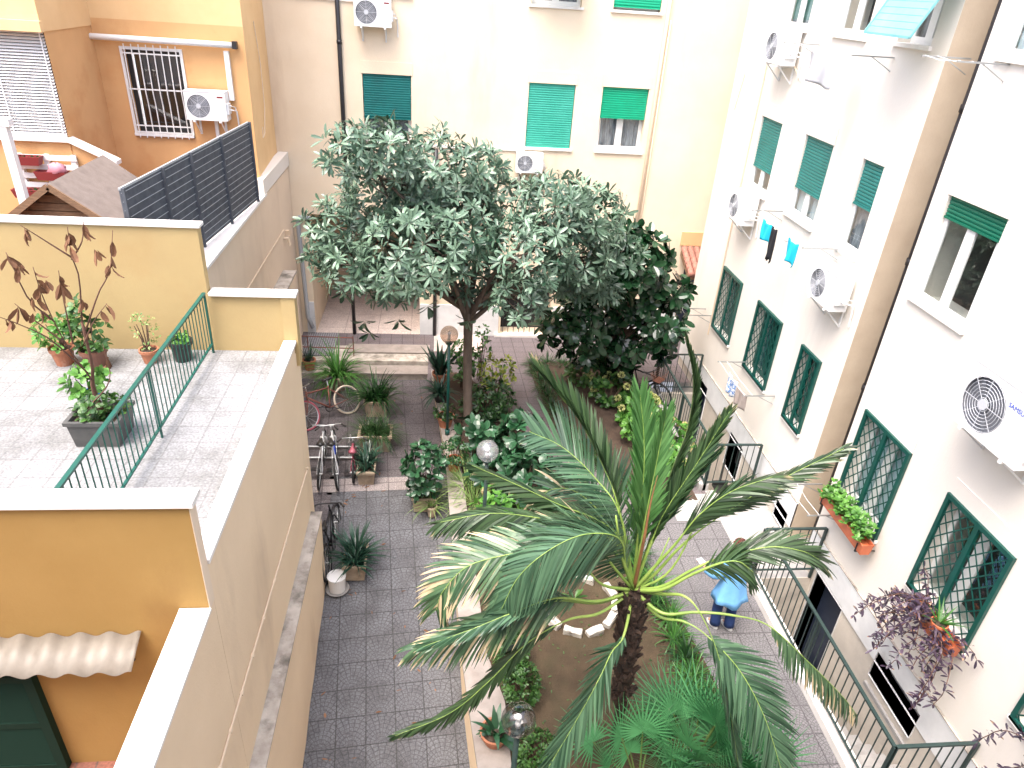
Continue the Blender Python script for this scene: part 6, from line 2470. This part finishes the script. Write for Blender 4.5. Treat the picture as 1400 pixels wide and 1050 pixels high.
def sleeve(a, c, e, r0, r1, r2):
    b = MB()
    a, c, e = bp(*a), bp(*c), bp(*e)
    P = spline([a, c, e], 8)
    rr = [r0 + (r1 - r0) * min(1, i / 4) if i <= 4 else r1 + (r2 - r1) * (i - 4) / 4 for i in range(9)]
    b.tube(P, rr, 14, cap=False)
    return b


for S_ in (sleeve((-.13, .02, 1.37), (-.275, .10, 1.135), (-.33, .26, 1.12), .078, .082, .075), sleeve((.13, .02, 1.37), (.265, .06, 1.10), (.21, .24, 1.06), .078, .082, .07)):
    b.add(S_.v, S_.f)
o = b.build('top', 'bluetop', pe, smooth=True)
sm = o.modifiers.new('thickness', 'SOLIDIFY')
sm.thickness = .006
b = MB()
for s in (-1, 1):
    b.tube(spline([bp(s * .085, 0, .90), bp(s * .095, -.05 * s + .02, .49), bp(s * .09, -.06 * s - .015, .07)], 10), [.115, .108, .10, .092, .085, .08, .078, .077, .078, .08, .082], 14, cap=False)
o = b.build('trousers', 'jeans', pe, smooth=True)
o.modifiers.new('thickness', 'SOLIDIFY').thickness = .006
for s in (-1, 1):
    b = MB()
    c = bp(s * .095, -.06 * s + .03, 0)
    b = loft([(c + V((0, 0, .004)), .046, .12, rg, fw), (c + V((0, 0, .03)), .05, .125, rg, fw), (c + V((0, 0, .06)) - fw * .02, .044, .09, rg, fw), (c + V((0, 0, .09)) - fw * .05, .036, .05, rg, fw), (c + V((0, 0, .10)) - fw * .05, .01, .01, rg, fw)], 14)
    b.build('shoe', 'shoe', pe, smooth=True)
b = MB()
hc = bp(0, .045, 1.605)
for i in range(240):                      # curls
    d = rv().normalized()
    if d.dot(fw) > .45 and d.z < .45:
        continue
    if d.z < -.75:
        continue
    p = hc + V((d.x * .105, d.y * .115, d.z * .12 - (.03 if d.z < 0 else 0)))
    r = rnd.uniform(.022, .036)
    b.lathe([(r * .1, -r), (r * .8, -r * .6), (r, 0), (r * .8, r * .6), (r * .1, r)], p, 7)
prof = [(.11 * math.sin(math.pi * i / 8), -.115 * math.cos(math.pi * i / 8)) for i in range(1, 8)]
b.lathe(prof, hc - fw * .012 + V((0, 0, .01)), 14)
b.build('hair', 'hair', pe, smooth=True)
b = MB()                                  # the face, turned away from the camera
fc = bp(0, .075, 1.585)
for s in (-1, 1):
    b.lathe([(.004, -.010), (.011, 0), (.004, .010)], fc + rg * s * .034 + fw * .078 + V((0, 0, .02)), 8)
b.build('eyes', 'white', pe, smooth=True)
b = MB()
b.prism([fc + fw * .08 + V((0, 0, .025)), fc + fw * .108 + V((0, 0, -.022)), fc + fw * .075 + V((0, 0, -.03))], rg * .024)
b.lathe([(.006, -.004), (.026, 0), (.006, .004)], fc + fw * .078 - V((0, 0, .055)), 10)
b.build('nose_and_mouth', 'skin', pe, smooth=True)
b = MB()
a = bp(-.335, .40, 1.13)
b.prism([a + rg * -.05 + fw * -.06, a + rg * .06 + fw * -.05, a + rg * .05 + fw * .05 + V((0, 0, .02)), a + rg * -.06 + fw * .05 + V((0, 0, .03))], (0, 0, .012))
o = b.build('white_piece', 'clothw', None)  # added flat piece standing in for the white of sleeve and hand
tag(o, 'added white piece in front of the person, for a pale sleeve and hand', 'white piece')

# dead leaves and litter blown over the lower yard
b = MB()
for i in range(70):
    y = rnd.uniform(5.5, 15)
    x = rnd.uniform(-1.7, .1) if rnd.random() < .6 else rnd.uniform(-1.72, -1.3)
    x = min(x, planter_x(y) - .08)
    z = ground_z(y) + .006
    a = rnd.uniform(0, 6.28)
    b.leaf((x, y, z), (math.cos(a), math.sin(a), .05), (0, 0, 1), rnd.uniform(.04, .11), rnd.uniform(.012, .04), rnd.uniform(-.15, .1))
tag(stuff(b.build('leaf_litter', 'deadleaf')), 'scattered dry leaves and litter on the grey yard paving', 'litter')
